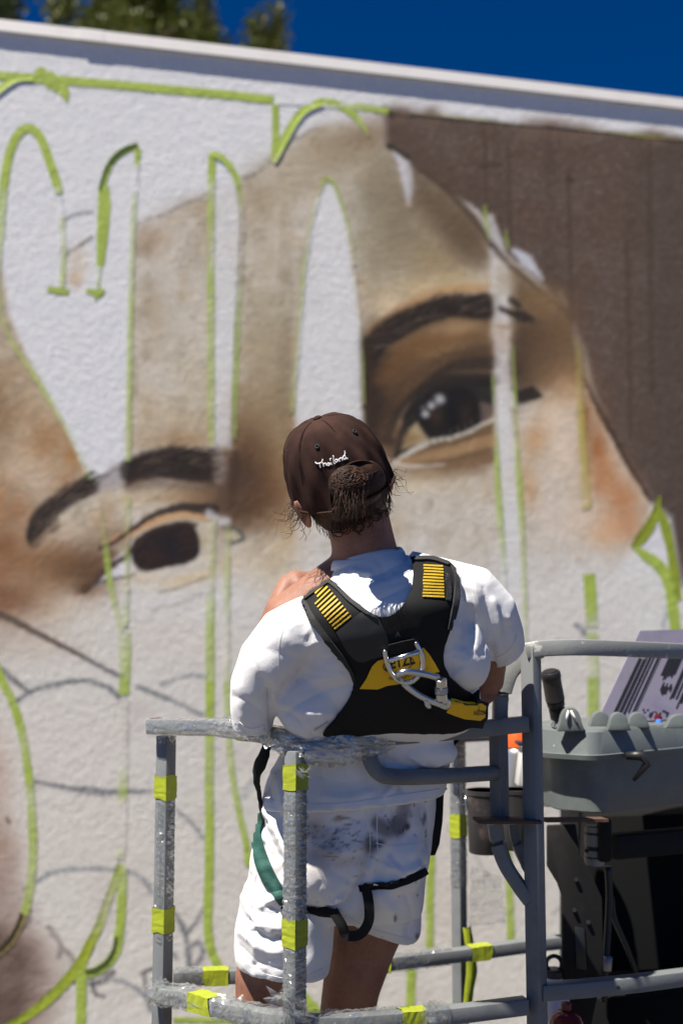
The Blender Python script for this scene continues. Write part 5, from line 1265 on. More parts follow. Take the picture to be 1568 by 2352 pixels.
SV = [([(838, 1880), (850, 1940), (838, 1990), (800, 2060)], 9, -.010), ([(855, 1900), (862, 1950), (850, 2000)], 8, .006), ([(705, 2092), (760, 2092), (806, 2066), (836, 2010)], 9, -.012), ([(760, 2078), (800, 2056), (826, 2010)], 8, .007), ([(840, 2044), (890, 2036), (950, 2012), (980, 1990)], 8, -.012), ([(860, 2028), (910, 2020), (960, 1990)], 8, .007),
      ([(612, 1862), (640, 1920), (660, 1975)], 9, .008), ([(600, 1890), (628, 1950), (655, 2010)], 9, -.007), ([(626, 1850), (650, 1890), (672, 1930)], 8, -.006), ([(590, 1960), (616, 2020), (650, 2060)], 8, .006), ([(572, 2010), (600, 2070), (640, 2092)], 10, -.006), ([(600, 2080), (620, 2070), (640, 2060)], 6, .006),
      ([(560, 2060), (590, 2120), (620, 2140)], 12, .006), ([(570, 2110), (610, 2150), (640, 2150)], 9, -.006), ([(556, 2140), (600, 2180), (640, 2186)], 10, .005), ([(552, 2175), (600, 2215), (650, 2222)], 8, -.004), ([(575, 2085), (606, 2100), (634, 2100)], 6, -.005), ([(580, 2130), (612, 2124), (640, 2134)], 5, .005), ([(560, 2196), (610, 2240), (660, 2252), (720, 2238)], 4, -.003),
      ([(900, 1850), (910, 1900), (900, 1960)], 10, -.005), ([(940, 1830), (960, 1900), (950, 1960)], 12, .005), ([(980, 1850), (985, 1900), (975, 1950)], 8, -.005), ([(870, 1870), (880, 1920), (866, 1960)], 8, .005), ([(890, 1990), (930, 2000), (960, 1985)], 9, .005), ([(895, 1960), (920, 1990), (935, 2010)], 6, -.005), ([(710, 1890), (770, 1900), (830, 1880)], 14, -.004), ([(720, 1940), (780, 1960), (830, 1940)], 14, .004),
      ([(800, 2125), (860, 2150), (952, 2170)], 4, -.0025), ([(870, 2060), (900, 2100), (890, 2140)], 14, .004), ([(930, 2050), (945, 2100), (935, 2150)], 14, -.004), ([(700, 2110), (720, 2170), (710, 2230)], 14, .004)]
SV += puckers([(560, 2232), (620, 2262), (700, 2250)], 10, 26, 80, -1, .0028)
SV += puckers([(800, 2128), (870, 2160), (950, 2180)], 8, 22, 60, -1, .0024)
SV += puckers([(596, 1866), (604, 1976), (656, 2070)], 10, 22, 60, -1, .003)
SV += puckers([(705, 2088), (770, 2090), (830, 2030), (900, 2030), (960, 2005)], 16, 24, 70, -1, .003)
SV += puckers([(640, 1862), (740, 1864), (850, 1856), (960, 1840)], 14, 24, 80, 1, .0026)
sculpt(shorts_me, SV, [(.045, .0022, 7), (.10, .003, 8)])
relax(shorts_me, 1, .25)
sc_ = getco(shorts_me); su, sv = projn(sc_)
pp = Painter(su, sv, rgb(228, 226, 226)); rs = random.Random(12)
dk = rgb(52, 50, 52)
def stain(c, x, y, rx, ry, op, rot=0): pp.blob(x, y, rx, ry, c, op, rot, 3, .9)
stain(rgb(120, 116, 118), 922, 1880, 14, 34, .8, 8); stain(rgb(96, 94, 98), 912, 1905, 10, 18, .8); stain(dk, 932, 1898, 8, 7, .85); stain(rgb(110, 100, 90), 915, 1830, 8, 18, .55, 20); stain(dk, 972, 1882, 4, 14, .8, 10); stain(rgb(60, 50, 46), 870, 1938, 14, 8, .8, -15); stain(rgb(150, 112, 84), 778, 1880, 14, 6, .7, -8); stain(rgb(150, 112, 84), 700, 1876, 10, 7, .7); stain(rgb(96, 116, 122), 745, 1945, 14, 6, .8, 5); stain(dk, 762, 1942, 5, 4, .9)
stain(rgb(60, 44, 40), 706, 1914, 5, 8, .9); stain(dk, 724, 1896, 5, 5, .8); stain(rgb(88, 84, 84), 880, 1905, 12, 26, .6, -35); stain(rgb(100, 96, 96), 850, 1930, 10, 10, .5); stain(rgb(80, 60, 54), 907, 2108, 4, 8, .8); stain(rgb(64, 58, 60), 884, 2150, 10, 7, .85); stain(rgb(60, 50, 50), 958, 2150, 5, 8, .9); stain(rgb(120, 110, 100), 860, 1890, 8, 16, .4)
stain(rgb(200, 110, 40), 644, 2152, 3, 3, .8); stain(rgb(200, 110, 40), 652, 2158, 4, 3, .8); stain(rgb(190, 120, 60), 634, 2150, 2, 2, .8); stain(rgb(220, 170, 50), 626, 1960, 3, 4, .8); stain(rgb(90, 90, 96), 606, 1938, 6, 5, .7, 30)
for a in [(924, 1850, 16, 40, (150, 148, 152), .75, 6), (908, 1900, 22, 26, (120, 118, 122), .7, 20), (880, 1912, 14, 34, (140, 136, 138), .6, -35), (770, 1925, 60, 26, (176, 174, 180), .6, 8), (740, 1960, 50, 22, (168, 166, 172), .55, 4), (800, 1970, 40, 20, (180, 176, 178), .5, 0), (720, 1900, 26, 30, (186, 170, 158), .5, 0), (850, 1945, 22, 16, (132, 126, 124), .6, 0), (960, 1880, 18, 30, (186, 184, 190), .5, 0), (770, 1990, 60, 26, (196, 182, 172), .45, 0)]:
    pp.blob(a[0], a[1], a[2], a[3], rgb(*a[4]), a[5], a[6], 2.4, 1.6)
for k in range(70):
    x, y = rs.uniform(698, 850), rs.gauss(1930, 30); L = rs.uniform(6, 34); a = rs.uniform(-.15, .45)
    pp.stroke([(x, y), (x + L * .5, y + L * a * .5 + rs.uniform(-2, 2)), (x + L, y + L * a)], [.6, rs.uniform(1.4, 2.6), .5], rgb(*([rs.choice((66, 96, 130))] * 3)), 1.4, rs.uniform(.4, .85))
for k in range(50):
    x, y = rs.uniform(600, 985), rs.uniform(1840, 2160)
    pp.blob(x, y, rs.uniform(1, 2.4), rs.uniform(1, 2.8), rgb(*rs.choice(((80, 78, 80), (130, 112, 96), (110, 112, 120)))), rs.uniform(.3, .8), pw=3)
for k in range(16):
    x, y = rs.uniform(880, 980), rs.uniform(1830, 1930); pp.blob(x, y, rs.uniform(1.4, 3), rs.uniform(2, 6), dk, rs.uniform(.4, .8), rs.uniform(-40, 40), 3)
stc = np.clip(s2l(np.clip(pp.C, 0, 1)) * .96, .01, .78)
shorts = finish(shorts_me, 'shorts', CANVAS, man, stc)
HB = bvh_of(shorts_me)
HEM2 = mat('shorts_hem', (0.70, 0.69, 0.69), .95, spec=.1, noise=[(60, (0.5, 0.47, 0.45), .66, .75)], bump=[(620, .5, .0014)])
strip_on([(548, 2202), (575, 2226), (610, 2244), (660, 2254), (706, 2246), (744, 2230)], 15, HB, .0010, .002, 'leg_hem', HEM2, shorts, Yd=2.23)
strip_on([(792, 2108), (830, 2130), (880, 2148), (952, 2166)], 14, HB, .0010, .002, 'leg_hem', HEM2, shorts, Yd=2.33)
strip_on([(866, 1872), (866, 1930), (872, 1972), (900, 1996)], 2.4, HB, .0007, .0012, 'pocket_seam', HEM2, shorts, Yd=2.2, sp=3)
strip_on([(862, 1936), (900, 1944), (950, 1938), (984, 1930)], 2.4, HB, .0007, .0012, 'pocket_seam', HEM2, shorts, Yd=2.2, sp=3)
strip_on([(842, 1870), (850, 1920), (846, 1980), (824, 2040)], 2.4, HB, .0007, .0012, 'back_seam', HEM2, shorts, Yd=2.2, sp=3)
strip_on([(612, 1880), (596, 1960), (580, 2060), (566, 2160)], 2.4, HB, .0007, .0012, 'side_seam', HEM2, shorts, Yd=2.28, sp=3)

# ================================================================== tool box on the basket, print, joystick, mast and small things
BOXG = mat('grey_moulded_plastic', (0.115, 0.132, 0.132), 0.45, spec=0.4, noise=[(18, (0.15, 0.165, 0.155), .5, .72), (90, (0.38, 0.39, 0.37), .70, .735)], bump=[(90, .15, .002)])
tb0 = P(1385, 1872, 2.44)
tbx = thing('tool_box', 'grey moulded plastic tool box with a humped lid behind the guard rail', 'tool box', tb0)
cor = Vector((P(1372, 1800, 2.42).x, P(1372, 1800, 2.42).y, 0))
fd = Vector((math.cos(R(36)), math.sin(R(36)), 0)); ld = Vector((-math.cos(R(52)), math.sin(R(52)), 0)) * -1
ld = Vector((-math.cos(R(24 - 8)), math.sin(R(40)), 0)).normalized()
zb0, zb1 = zat(1385, 1872, 2.42), zat(1385, 1746, 2.42)
def footprint(off, r):
    a = cor + ld * .10; bq = cor; c = cor + fd * .52; d = c + Vector((-fd.y, fd.x, 0)) * .28; e = a + Vector((-fd.y * .2, fd.x, 0)) * .16
    pts = [a, bq, c, d, e]; n = len(pts); out = []
    cen = sum(pts, Vector()) / n
    for i in range(n):
        p, q, s = pts[i - 1], pts[i], pts[(i + 1) % n]
        v1, v2 = (p - q).normalized(), (s - q).normalized()
        q2 = q + (q - cen).normalized() * off
        for k in range(6):
            t = k / 5
            out.append(q2 + v1 * r * (1 - t) ** 2 + v2 * r * t ** 2)
    return out
def prism(offs, r):
    rings = [[Vector((p.x, p.y, z)) for p in footprint(o, r)] for z, o in offs]
    return MB().loft(rings)
prism([(zb0, -.014), (zb0 + .004, -.008), (zb0 + .06, -.004), (zb1, 0)], .03).build('body', BOXG, tbx, auto=35)
lid = prism([(zb1 + .002, .036), (zb1 + .012, .038), (zb1 + .013, .030), (zb1 + .058, .018), (zb1 + .064, .008)], .03).build('lid', BOXG, tbx, auto=35)
zl = zb1 + .064
def hump(u, Y, wu, h):
    c = P(u, 1660, Y); w = wu * mpu(Y); b = MB(); rings = []
    for dy in (-.012, .012):
        rings.append([Vector((c.x + w / 2 * math.cos(R(a)) * (1.25 if a in (0, 180) else 1), c.y + dy, zl - .004 + h * math.sin(R(a)) ** .7)) for a in range(0, 181, 15)])
    b.loft(rings); b.build('hump', BOXG, lid, bevel=.003)
hump(1308, 2.42, 50, .050); hump(1376, 2.5, 44, .036); hump(1418, 2.44, 44, .038); hump(1462, 2.5, 44, .034); hump(1560, 2.5, 60, .03)
b = MB(); c = P(1470, 1758, 2.44)
b.tube([c + Vector((-.03, 0, .02)), c + Vector((0, -.01, .022)), c + Vector((.012, -.012, .004)), c + Vector((-.018, -.006, -.03))], [.008, .012, .009, .004], 8); b.build('latch', BLACKP, tbx, smooth=True)
for (u, v) in ((1300, 1650), (1318, 1654)):
    pass
# dried white paint runs on the first hump
WPAINT = mat('dried_white_paint', (0.72, 0.71, 0.68), 0.5)
for (u0, v0, u1, v1) in ((1304, 1632, 1300, 1656), (1310, 1632, 1324, 1658)):
    b = MB(); b.tube([P(u0, v0, 2.405), P((u0 + u1) / 2, (v0 + v1) / 2, 2.404), P(u1, v1, 2.404)], [.002, .003, .002], 6); b.build('paint_run', WPAINT, lid, smooth=True)

# joystick
jb = P(1284, 1662, 2.47)
js = thing('joystick', 'black ribbed control handle standing on the tool box beside the gate post', 'joystick', jb)
j0, j1 = P(1284, 1664, 2.47), P(1262, 1540, 2.44)
ax_ = (j1 - j0).normalized(); Lj = (j1 - j0).length
def jl(prof, name, m):
    b = MB(); b.tube([j0 + ax_ * t * Lj for t, r in prof], [r for t, r in prof], 16); return b.build(name, m, js, auto=40)
jl([(0.10, .012), (.12, .0165), (.30, .0175), (.305, .0155), (.34, .0155), (.345, .0185), (.43, .0195), (.435, .0175), (.45, .0175), (.455, .0195)], 'collar', BLACKP)
jl([(.455, .0205), (.80, .0200), (.86, .0205)], 'grip', mat('dark_grip', (0.035, 0.031, 0.028), .5, bump=[(300, .4, .002)]))
jl([(.86, .0210), (.88, .0215), (.95, .0212), (.975, .0195), (.98, .016), (1.0, .015)], 'cap', BLACKP)
jl([(.0, .018), (.02, .019), (.06, .015), (.10, .010)], 'chrome_ring', STEEL)

# printed reference sheet
PAPER = mat('lilac_paper', (0.23, 0.21, 0.275), .45, noise=[(12, (0.18, 0.165, 0.23), .5, .7)])
INK = mat('black_print', (0.015, 0.014, 0.016), .6)
c00, c10 = P(1366, 1664, 2.56), P(1720, 1640, 2.72); c01 = P(1468, 1449, 2.66)
eu, ev = c10 - c00, c01 - c00; en = eu.cross(ev).normalized()
if en.y > 0: en = -en
sh = MB(); sh.loft([[c00 - en * .0015, c10 - en * .0015, c10 + en * .0015, c00 + en * .0015], [c01 - en * .0015, c01 + eu - en * .0015, c01 + eu + en * .0015, c01 + en * .0015]])
pr = thing('reference_print', 'lilac printed sheet with bold black lettering leaning behind the guard rail', 'print', c00)
sh.build('sheet', PAPER, pr, auto=30)
rnd = random.Random(5)
def inkq(a0, a1, b0, b1):
    q = MB(); o = en * .0022
    pts = [c00 + eu * x + ev * y + o for x, y in ((a0, b0), (a1, b0), (a1, b1), (a0, b1))]
    q.add(pts, [(0, 1, 2, 3)]); return q.build('lettering', INK, pr)
for k, (a0, a1, b0, b1) in enumerate([(.075, .10, .05, .74), (.108, .132, .04, .74), (.14, .158, .05, .73), (.166, .18, .06, .74), (.195, .21, .05, .72), (.215, .222, .05, .74), (.27, .37, .44, .74), (.31, .39, .28, .40), (.255, .30, .10, .16), (.30, .44, .04, .10), (.40, .43, .18, .70), (.44, .455, .2, .74), (.47, .50, .12, .74), (.51, .52, .2, .74), (.535, .57, .04, .74), (.60, .70, .04, .74), (.72, .74, .04, .74), (.78, .90, .4, .74)]):
    w = a1 - a0; n = max(2, int(w / .012))
    for j in range(n):
        x0 = a0 + w * j / n; inkq(x0 + .0008, x0 + w / n * rnd.uniform(.72, .97), b0 + rnd.uniform(-.015, .05), b1 - rnd.uniform(-.01, .06))
# small coloured spray-can tops behind the box
def can(label, u, v, Y, body, top, r=.033, h=.19, name='spray_can'):
    p = P(u, v, Y); t = thing(name, label, 'spray can', (p.x, p.y, p.z - h), 'spray cans behind the tool box')
    b = MB(); b.tube([Vector((p.x, p.y, p.z - h + z)) for z in (0, .004, h - .055, h - .045, h - .04)], [r * .95, r, r, r * .9, r * .75], 18); b.build('can', body, t, auto=40)
    b = MB(); b.tube([Vector((p.x, p.y, p.z - .042 + z)) for z in (0, .002, .034, .041, .042)], [r * .8, r * .92, r * .85, r * .7, r * .3], 18); b.build('cap', top, t, auto=40)
    return t
ORG = mat('orange_plastic', (0.75, 0.10, 0.012), .4); YEL = mat('yellow_plastic', (0.75, 0.55, 0.03), .4); REDP = mat('dark_red_plastic', (0.13, 0.012, 0.014), .35); BLU = mat('blue_plastic', (0.05, 0.22, 0.65), .4); SILV = mat('can_metal', (0.5, 0.5, 0.5), .35, .8)
can('spray can with an orange cap seen through the gate', 1186, 1676, 2.75, SILV, ORG)
can('second orange capped spray can half hidden by the gate post', 1254, 1664, 2.78, SILV, ORG)
can('spray can with a yellow nozzle among the lid humps', 1441, 1632, 2.62, SILV, YEL, r=.014, h=.06)
can('spray can with a dark red cap in front of the printed sheet', 1498, 1638, 2.64, REDP, REDP, r=.026, h=.055)
can('small blue capped marker on the tool box lid', 1512, 1652, 2.60, BLU, BLU, r=.009, h=.045, name='marker')['category'] = 'marker'

# black buckets hanging inside the basket
BUCK = mat('paint_stained_black_bucket', (0.028, 0.026, 0.027), .35, noise=[(16, (0.10, 0.075, 0.07), .55, .7), (60, (0.5, 0.5, 0.5), .70, .73)], bump=[(40, .3, .004)])
def bucket(label, u0, u1, v0, v1, Y):
    c = P((u0 + u1) / 2, v1, Y); r = (u1 - u0) / 2 * mpu(Y); h = P((u0 + u1) / 2, v0, Y).z - c.z
    t = thing('bucket', label, 'bucket', c, 'black buckets inside the basket')
    b = MB(); b.tube([c + Vector((0, 0, z * h)) for z in (0, .02, .55, .93, .935, 1.0, 1.0, .6)], [r * .84, r * .88, r * .95, r * .985, r * 1.04, r * 1.04, r * .97, r * .9], 24, caps=True); b.build('pail', BUCK, t, auto=40)
    b = MB(); hp = [c + Vector((r * 1.05 * math.cos(a), -r * .2, h * (.9 - .5 * math.sin(a)))) for a in np.linspace(0, math.pi, 13)]
    b.tube(hp, .0022, 6); b.build('handle', STEEL, t, smooth=True)
bucket('scratched black bucket seen just left of the gate post', 1072, 1158, 1814, 1958, 2.62)
bucket('smaller black bucket half behind the gate post', 1150, 1218, 1812, 1950, 2.55)
# white lidded box behind the gate
b = MB(); q = P(1212, 1760, 2.62)
cb = thing('storage_box', 'small pale box with a dark rim hanging behind the gate post', 'box', q)
b.box(q, .045, .05, .09, Matrix.Rotation(R(8), 3, 'Y')); b.build('body', mat('pale_plastic', (0.55, 0.55, 0.53), .5), cb, bevel=.004)
b = MB(); b.box(q + Vector((0, 0, .049)), .052, .056, .008, Matrix.Rotation(R(8), 3, 'Y')); b.build('rim', BLACKP, cb, bevel=.002)

# white bottle with loop cap
bp = P(1274, 2352, 2.52)
bt = thing('water_bottle', 'white bottle with a black loop cap standing inside the basket', 'bottle', (bp.x, bp.y, FLOOR_Z))
WB = mat('white_bottle', (0.60, 0.60, 0.66), .35)
zc = zat(1274, 2243, 2.52)
b = MB(); b.tube([Vector((bp.x, bp.y, z)) for z in (FLOOR_Z, FLOOR_Z + .004, zc - .05, zc - .02, zc)], [.033, .036, .036, .030, .022], 24); b.build('body', WB, bt, auto=40)
b = MB(); b.tube([Vector((bp.x, bp.y, z)) for z in (zc, zc + .002, zc + .014, zc + .016)], [.02, .0235, .0225, .019], 20); b.build('cap', BLACKP, bt, auto=40)
b = MB(); c = Vector((bp.x, bp.y, zc + .026)); b.tube([c + Vector((.0165 * math.cos(a), 0, .0165 * math.sin(a))) for a in np.linspace(0, 2 * math.pi, 21)], .0045, 8, caps=False); b.build('carry_loop', BLACKP, bt, smooth=True)
rp = P(1300, 2345, 2.40)
rt = thing('petrol_can', 'glossy dark red container at the bottom beside the white bottle', 'container', (rp.x, rp.y, FLOOR_Z))
b = MB(); b.tube([Vector((rp.x, rp.y, z)) for z in (FLOOR_Z, FLOOR_Z + .006, rp.z - .02, rp.z + .012, rp.z + .022)], [.034, .04, .042, .03, .012], 20); b.build('body', mat('glossy_red', (0.16, 0.012, 0.012), .15), rt, smooth=True)
b = MB(); b.tube([Vector((rp.x, rp.y, rp.z + z)) for z in (.020, .036)], .011, 14); b.build('cap', REDP, rt, bevel=.002)

# lift mast: bracket, arm and dark machine housing
mb0 = P(1450, 2352, 2.95)
ms = thing('lift_mast', 'black lift mast with bolted bracket and arm below the tool box', 'machine', (mb0.x, mb0.y, 0))
def plate(name, outline, Y, th, m=DARKM, par=ms, bev=.003):
    b = MB(); f = [P(u, v, Y) for u, v in outline]; bk = [p + Vector((0, th, 0)) for p in f]
    b.loft([f, bk]); return b.build(name, m, par, bevel=bev)
plate('bracket_plate', [(1256, 1896), (1322, 1894), (1330, 1960), (1358, 2010), (1382, 2062), (1386, 2230), (1372, 2288), (1352, 2380), (1300, 2380), (1291, 2200), (1290, 2060), (1280, 2030), (1256, 1990)], 2.50, .012)
plate('bracket_slot', [(1318, 2128), (1342, 2132), (1348, 2230), (1322, 2226)], 2.497, .004, BLACKP)
plate('housing', [(1346, 1876), (1900, 1860), (1900, 2700), (1346, 2700)], 2.92, .35, HOUS)
plate('housing_cover', [(1325, 2296), (1900, 2270), (1900, 2700), (1330, 2700)], 2.62, .2, HOUS)
plate('bracket_head', [(1376, 1884), (1398, 1880), (1404, 1886), (1404, 1976), (1396, 1982), (1376, 1980)], 2.52, .03)
b = MB(); b.sweep([P(1404, 1944, 2.56), P(1700, 1918, 2.66)], rprof(.04, .052, .004)); b.build('arm', DARKM, ms, auto=40)
DRUM = mat('pale_scale_label', (0.30, 0.28, 0.24), .6)
b = MB(); b.tube([P(1364, 1896, 2.56), P(1364, 1985, 2.56)], .020, 18); b.build('drum', BLACKP, ms, auto=40)
for v0, v1 in ((1898, 1910), (1916, 1942), (1952, 1966), (1970, 1986)):
    b = MB(); b.tube([P(1364, v0, 2.559), P(1364, v1, 2.559)], .0215, 18); b.build('drum_ring', DRUM, ms, auto=40)
b = MB(); b.tube(catmull([P(1395, 1990, 2.56), P(1398, 2060, 2.56), P(1394, 2150, 2.56), P(1388, 2235, 2.55), P(1386, 2300, 2.55)], 5), .008, 8); b.build('cable', BLACKP, ms, smooth=True)
b = MB(); b.tube(catmull([P(1404, 2060, 2.6), P(1410, 2110, 2.6), P(1440, 2180, 2.62), P(1470, 2260, 2.65)], 5), .006, 8); b.build('cable', BLACKP, ms, smooth=True)
b = MB(); b.tube([P(1393, 2198, 2.545), P(1391, 2228, 2.545)], .0115, 12); b.build('cable_sleeve', mat('white_sleeve', (.35, .35, .34), .5), ms, smooth=True)
for u, v in ((1322, 2020), (1350, 2118), (1318, 2090), (1346, 1955)):
    b = MB(); b.tube([P(u, v, 2.498), P(u, v, 2.493)], .005, 6); b.build('bolt', DARKM, ms)

# ---------------------------------------------------------------- harness
har = thing('x', 'x', 'x'); bpy.data.objects.remove(har)
VEST = [(940, 1284), (960, 1281), (1000, 1283), (1030, 1292), (1048, 1312), (1055, 1342), (1050, 1390), (1038, 1432), (1022, 1480), (1019, 1516), (1030, 1544), (1056, 1568), (1084, 1590), (1100, 1606), (1101, 1640), (1082, 1666), (1040, 1682), (960, 1684), (900, 1682), (850, 1686), (790, 1690), (738, 1688), (744, 1668), (770, 1640), (796, 1604), (808, 1574), (804, 1552), (780, 1518), (746, 1476), (714, 1432), (690, 1392), (700, 1374), (724, 1356), (757, 1330), (776, 1344), (806, 1374), (836, 1396), (866, 1410), (892, 1410), (918, 1394), (936, 1366), (944, 1330), (942, 1300)]
vest = drape(VEST, 6, SB, .007, .004, 'harness', BLKF, man, rel=4)
vest['label'] = 'black full body harness with yellow logo panel and steel ring'
VB = bvh_of(vest.data)
def vpart(poly, off, th, name, m, smooth=True, sp=5, par=vest, bv=None): return drape(poly, sp, bv or VB, off, th, name, m, par, smooth=smooth)
pad = vpart([(772, 1452), (800, 1428), (842, 1400), (862, 1414), (880, 1440), (892, 1474), (890, 1500), (858, 1512), (826, 1520), (800, 1500)], .002, .003, 'pad', BLKG)
strip_on([(694, 1388), (720, 1428), (752, 1472), (786, 1514), (808, 1548)], [20, 18, 16, 14, 10], VB, .0042, .004, 'binding', BIND, vest)
strip_on([(757, 1332), (778, 1350), (808, 1380), (838, 1402), (866, 1414)], [16, 15, 14, 12, 9], VB, .0042, .004, 'binding', BIND, vest)
strip_on([(1040, 1300), (1049, 1330), (1047, 1370), (1038, 1416), (1030, 1446)], [14, 14, 13, 12, 8], VB, .0042, .004, 'binding', BIND, vest)
strip_on([(696, 1374), (722, 1356), (752, 1336)], 12, VB, .0042, .004, 'binding', BIND, vest)
strip_on([(950, 1284), (990, 1284), (1030, 1296)], 8, VB, .0042, .004, 'binding', BIND, vest)
# stitched yellow stripes on both shoulder straps
rh0 = random.Random(2)
for k in range(11):
    t = k / 10.0
    a = np.array((714, 1376)) * (1 - t) + np.array((768, 1444)) * t; b_ = np.array((748, 1342)) * (1 - t) + np.array((806, 1414)) * t
    if k < 2: a = a * .7 + b_ * .3
    strip_on([tuple(a), tuple(b_)], rh0.uniform(3.0, 4.2), VB, .0030, .002, 'stitched_stripe', YELS, vest, smooth=False)
for k in range(11):
    v = 1300 + k * 7.0
    strip_on([(972 - k * .2 + rh0.uniform(-1, 1), v), (1016 + k * .25 + rh0.uniform(-1, 1), v + 2)], 3.6, VB, .0030, .002, 'stitched_stripe', YELS, vest, smooth=False)
strip_on([(1024, 1318), (1030, 1350), (1028, 1380)], 10, VB, .003, .002, 'webbing', mat('shiny_webbing', (.015, .015, .016), .35, bump=[(350, 1., .003)]), vest)
# yellow logo panel
PANEL = [(826, 1581), (841, 1558), (854, 1530), (867, 1517), (883, 1513), (922, 1503), (961, 1489), (972, 1487), (984, 1501), (997, 1522), (1008, 1542), (971, 1549), (943, 1563), (915, 1570), (888, 1574), (867, 1582)]
panel = vpart(PANEL, .0025, .002, 'logo_panel', YELF, smooth=False)
PB = bvh_of(panel.data)
def lettering(txt, u, v, h, rot, m, bvh, off, par, xs=1.0, bold=0.0, shear=0.0, name='lettering'):
    cu = bpy.data.curves.new('t', 'FONT'); cu.body = txt; cu.size = 1.0; cu.resolution_u = 3; cu.offset = bold; cu.shear = shear
    o = bpy.data.objects.new('t', cu); COL.objects.link(o); dg = bpy.context.evaluated_depsgraph_get(); dg.update()
    me = bpy.data.meshes.new_from_object(o.evaluated_get(dg)); bpy.data.objects.remove(o)
    bm = bmesh.new(); bm.from_mesh(me); bmesh.ops.triangulate(bm, faces=bm.faces); bmesh.ops.subdivide_edges(bm, edges=[e for e in bm.edges if e.calc_length() > .15], cuts=1); bm.to_mesh(me); bm.free()
    c, s = math.cos(R(rot)), math.sin(R(rot)); V_ = []
    for q in me.vertices:
        x, y = q.co.x * h * 1.38 * xs, q.co.y * h * 1.38
        V_.append(hit(bvh, u + x * c - y * s, v - (x * s + y * c), off)[0])
    m2 = mesh_from(name, V_, [tuple(p.vertices) for p in me.polygons], m, False)
    bpy.data.meshes.remove(me)
    return link(name, m2, par)
lettering('PETZL', 884, 1539, 25, 13, INKB, PB, .0012, panel, xs=.74, bold=.03, shear=.15)
lettering('NEWTON', 893, 1562, 7.5, 9, INKB, PB, .0012, panel)
# oval drawn round the logo
ov = [hit(PB, 914 + 35 * math.cos(a) * math.cos(R(13)) + 17 * math.sin(a) * math.sin(R(13)), 1525 - 35 * math.cos(a) * math.sin(R(13)) + 17 * math.sin(a), .0012)[0] for a in np.linspace(0, 2 * math.pi, 33)]
b = MB(); b.tube(ov, .0008, 5, caps=False); b.build('logo_oval', INKB, panel)
lettering('A', 907, 1462, 13, 0, INKG, VB, .0015, vest)
# steel ring
def g3(x, y): return (x * .26 + 815.4, y * .26 + 1254.4)
def on(x, y, lift): u, v = g3(x, y); return hit(VB, u, v, lift)[0]
ringp = [on(258, 905, .006), on(270, 975, .010), on(300, 1050, .014), on(345, 1115, .018), on(410, 1152, .021), on(480, 1150, .021), on(535, 1105, .020), on(568, 1040, .017), on(575, 970, .013), on(560, 905, .010), on(525, 835, .006)]
b = MB(); b.tube(catmull([tuple(p) for p in ringp], 5), .0049, 12); b.build('steel_ring', STEEL, vest, smooth=True)
b = MB(); b.tube([on(290, 985, .0125), on(420, 945, .014), on(552, 905, .0125)], .0048, 12); b.build('ring_bar', STEEL, vest, smooth=True)
strip_on([g3(300, 900), g3(420, 870), g3(520, 850)], 24, VB, .010, .003, 'ring_loop', BLKF, vest)
# karabiner
ALU = mat('satin_aluminium', (0.60, 0.62, 0.64), .28, 1.0)
kp = [on(690, 1120, .022), on(560, 1068, .028), on(450, 1042, .032), on(392, 1050, .032), on(372, 1085, .026), on(400, 1140, .018), on(450, 1205, .016), on(540, 1275, .016), on(640, 1322, .018), on(715, 1345, .020), on(770, 1366, .020), on(772, 1330, .022), on(735, 1308, .024)]
b = MB(); b.tube(catmull([tuple(p) for p in kp], 5), [.0062] * 61, 12); kar = b.build('karabiner', ALU, vest, smooth=True)
g0, g1 = on(708, 1128, .024), on(722, 1308, .026)
def gl(f0, f1, r, name, m):
    b = MB(); b.tube([g0 + (g1 - g0) * f0, g0 + (g1 - g0) * (f0 + .02), g0 + (g1 - g0) * (f1 - .02), g0 + (g1 - g0) * f1], [r * .9, r, r, r * .9], 18); b.build(name, m, kar, auto=40)
gl(0, .34, .0108, 'gate_sleeve', STEEL); gl(.34, .66, .0115, 'knurled_nut', mat('knurled_steel', (.5, .5, .5), .35, 1.0, bump=[(600, 1, .003)])); gl(.66, .96, .0106, 'gate_sleeve', STEEL)
b = MB(); b.tube(catmull([tuple(on(600, 1310, .02)), tuple(on(612, 1350, .02)), tuple(on(640, 1372, .02))], 4), [.0045, .005, .005, .005, .005, .005, .005, .004, .003], 10); b.build('karabiner_nose', ALU, kar, smooth=True)
# energy absorber pouch
lan = vpart([g3(640, 1310), g3(700, 1318), g3(780, 1345), g3(840, 1330), g3(950, 1362), g3(1110, 1372), g3(1158, 1400), g3(1156, 1480), g3(1140, 1530), g3(1090, 1556), g3(960, 1545), g3(840, 1510), g3(740, 1475), g3(660, 1420)], .017, .016, 'absorber_pouch', BLKF, sp=6)
LB = bvh_of(lan.data)
yb = vpart([g3(845, 1348), g3(950, 1382), g3(1110, 1388), g3(1148, 1412), g3(1138, 1510), g3(1098, 1538), g3(960, 1524), g3(866, 1492), g3(804, 1466), g3(830, 1420)], .0022, .002, 'yellow_sleeve', YELF, smooth=False, par=lan, bv=LB)
lettering('ABSORB', g3(1042, 1494)[0], g3(1042, 1494)[1], 11, 3, INKB, bvh_of(yb.data), .0012, yb, xs=.62)
# white printed mark on the lower edge
strip_on([(722, 1676), (738, 1668), (752, 1658)], 4, SB, .003, .001, 'worn_print', mat('worn_white_print', (.5, .5, .45), .7), vest)
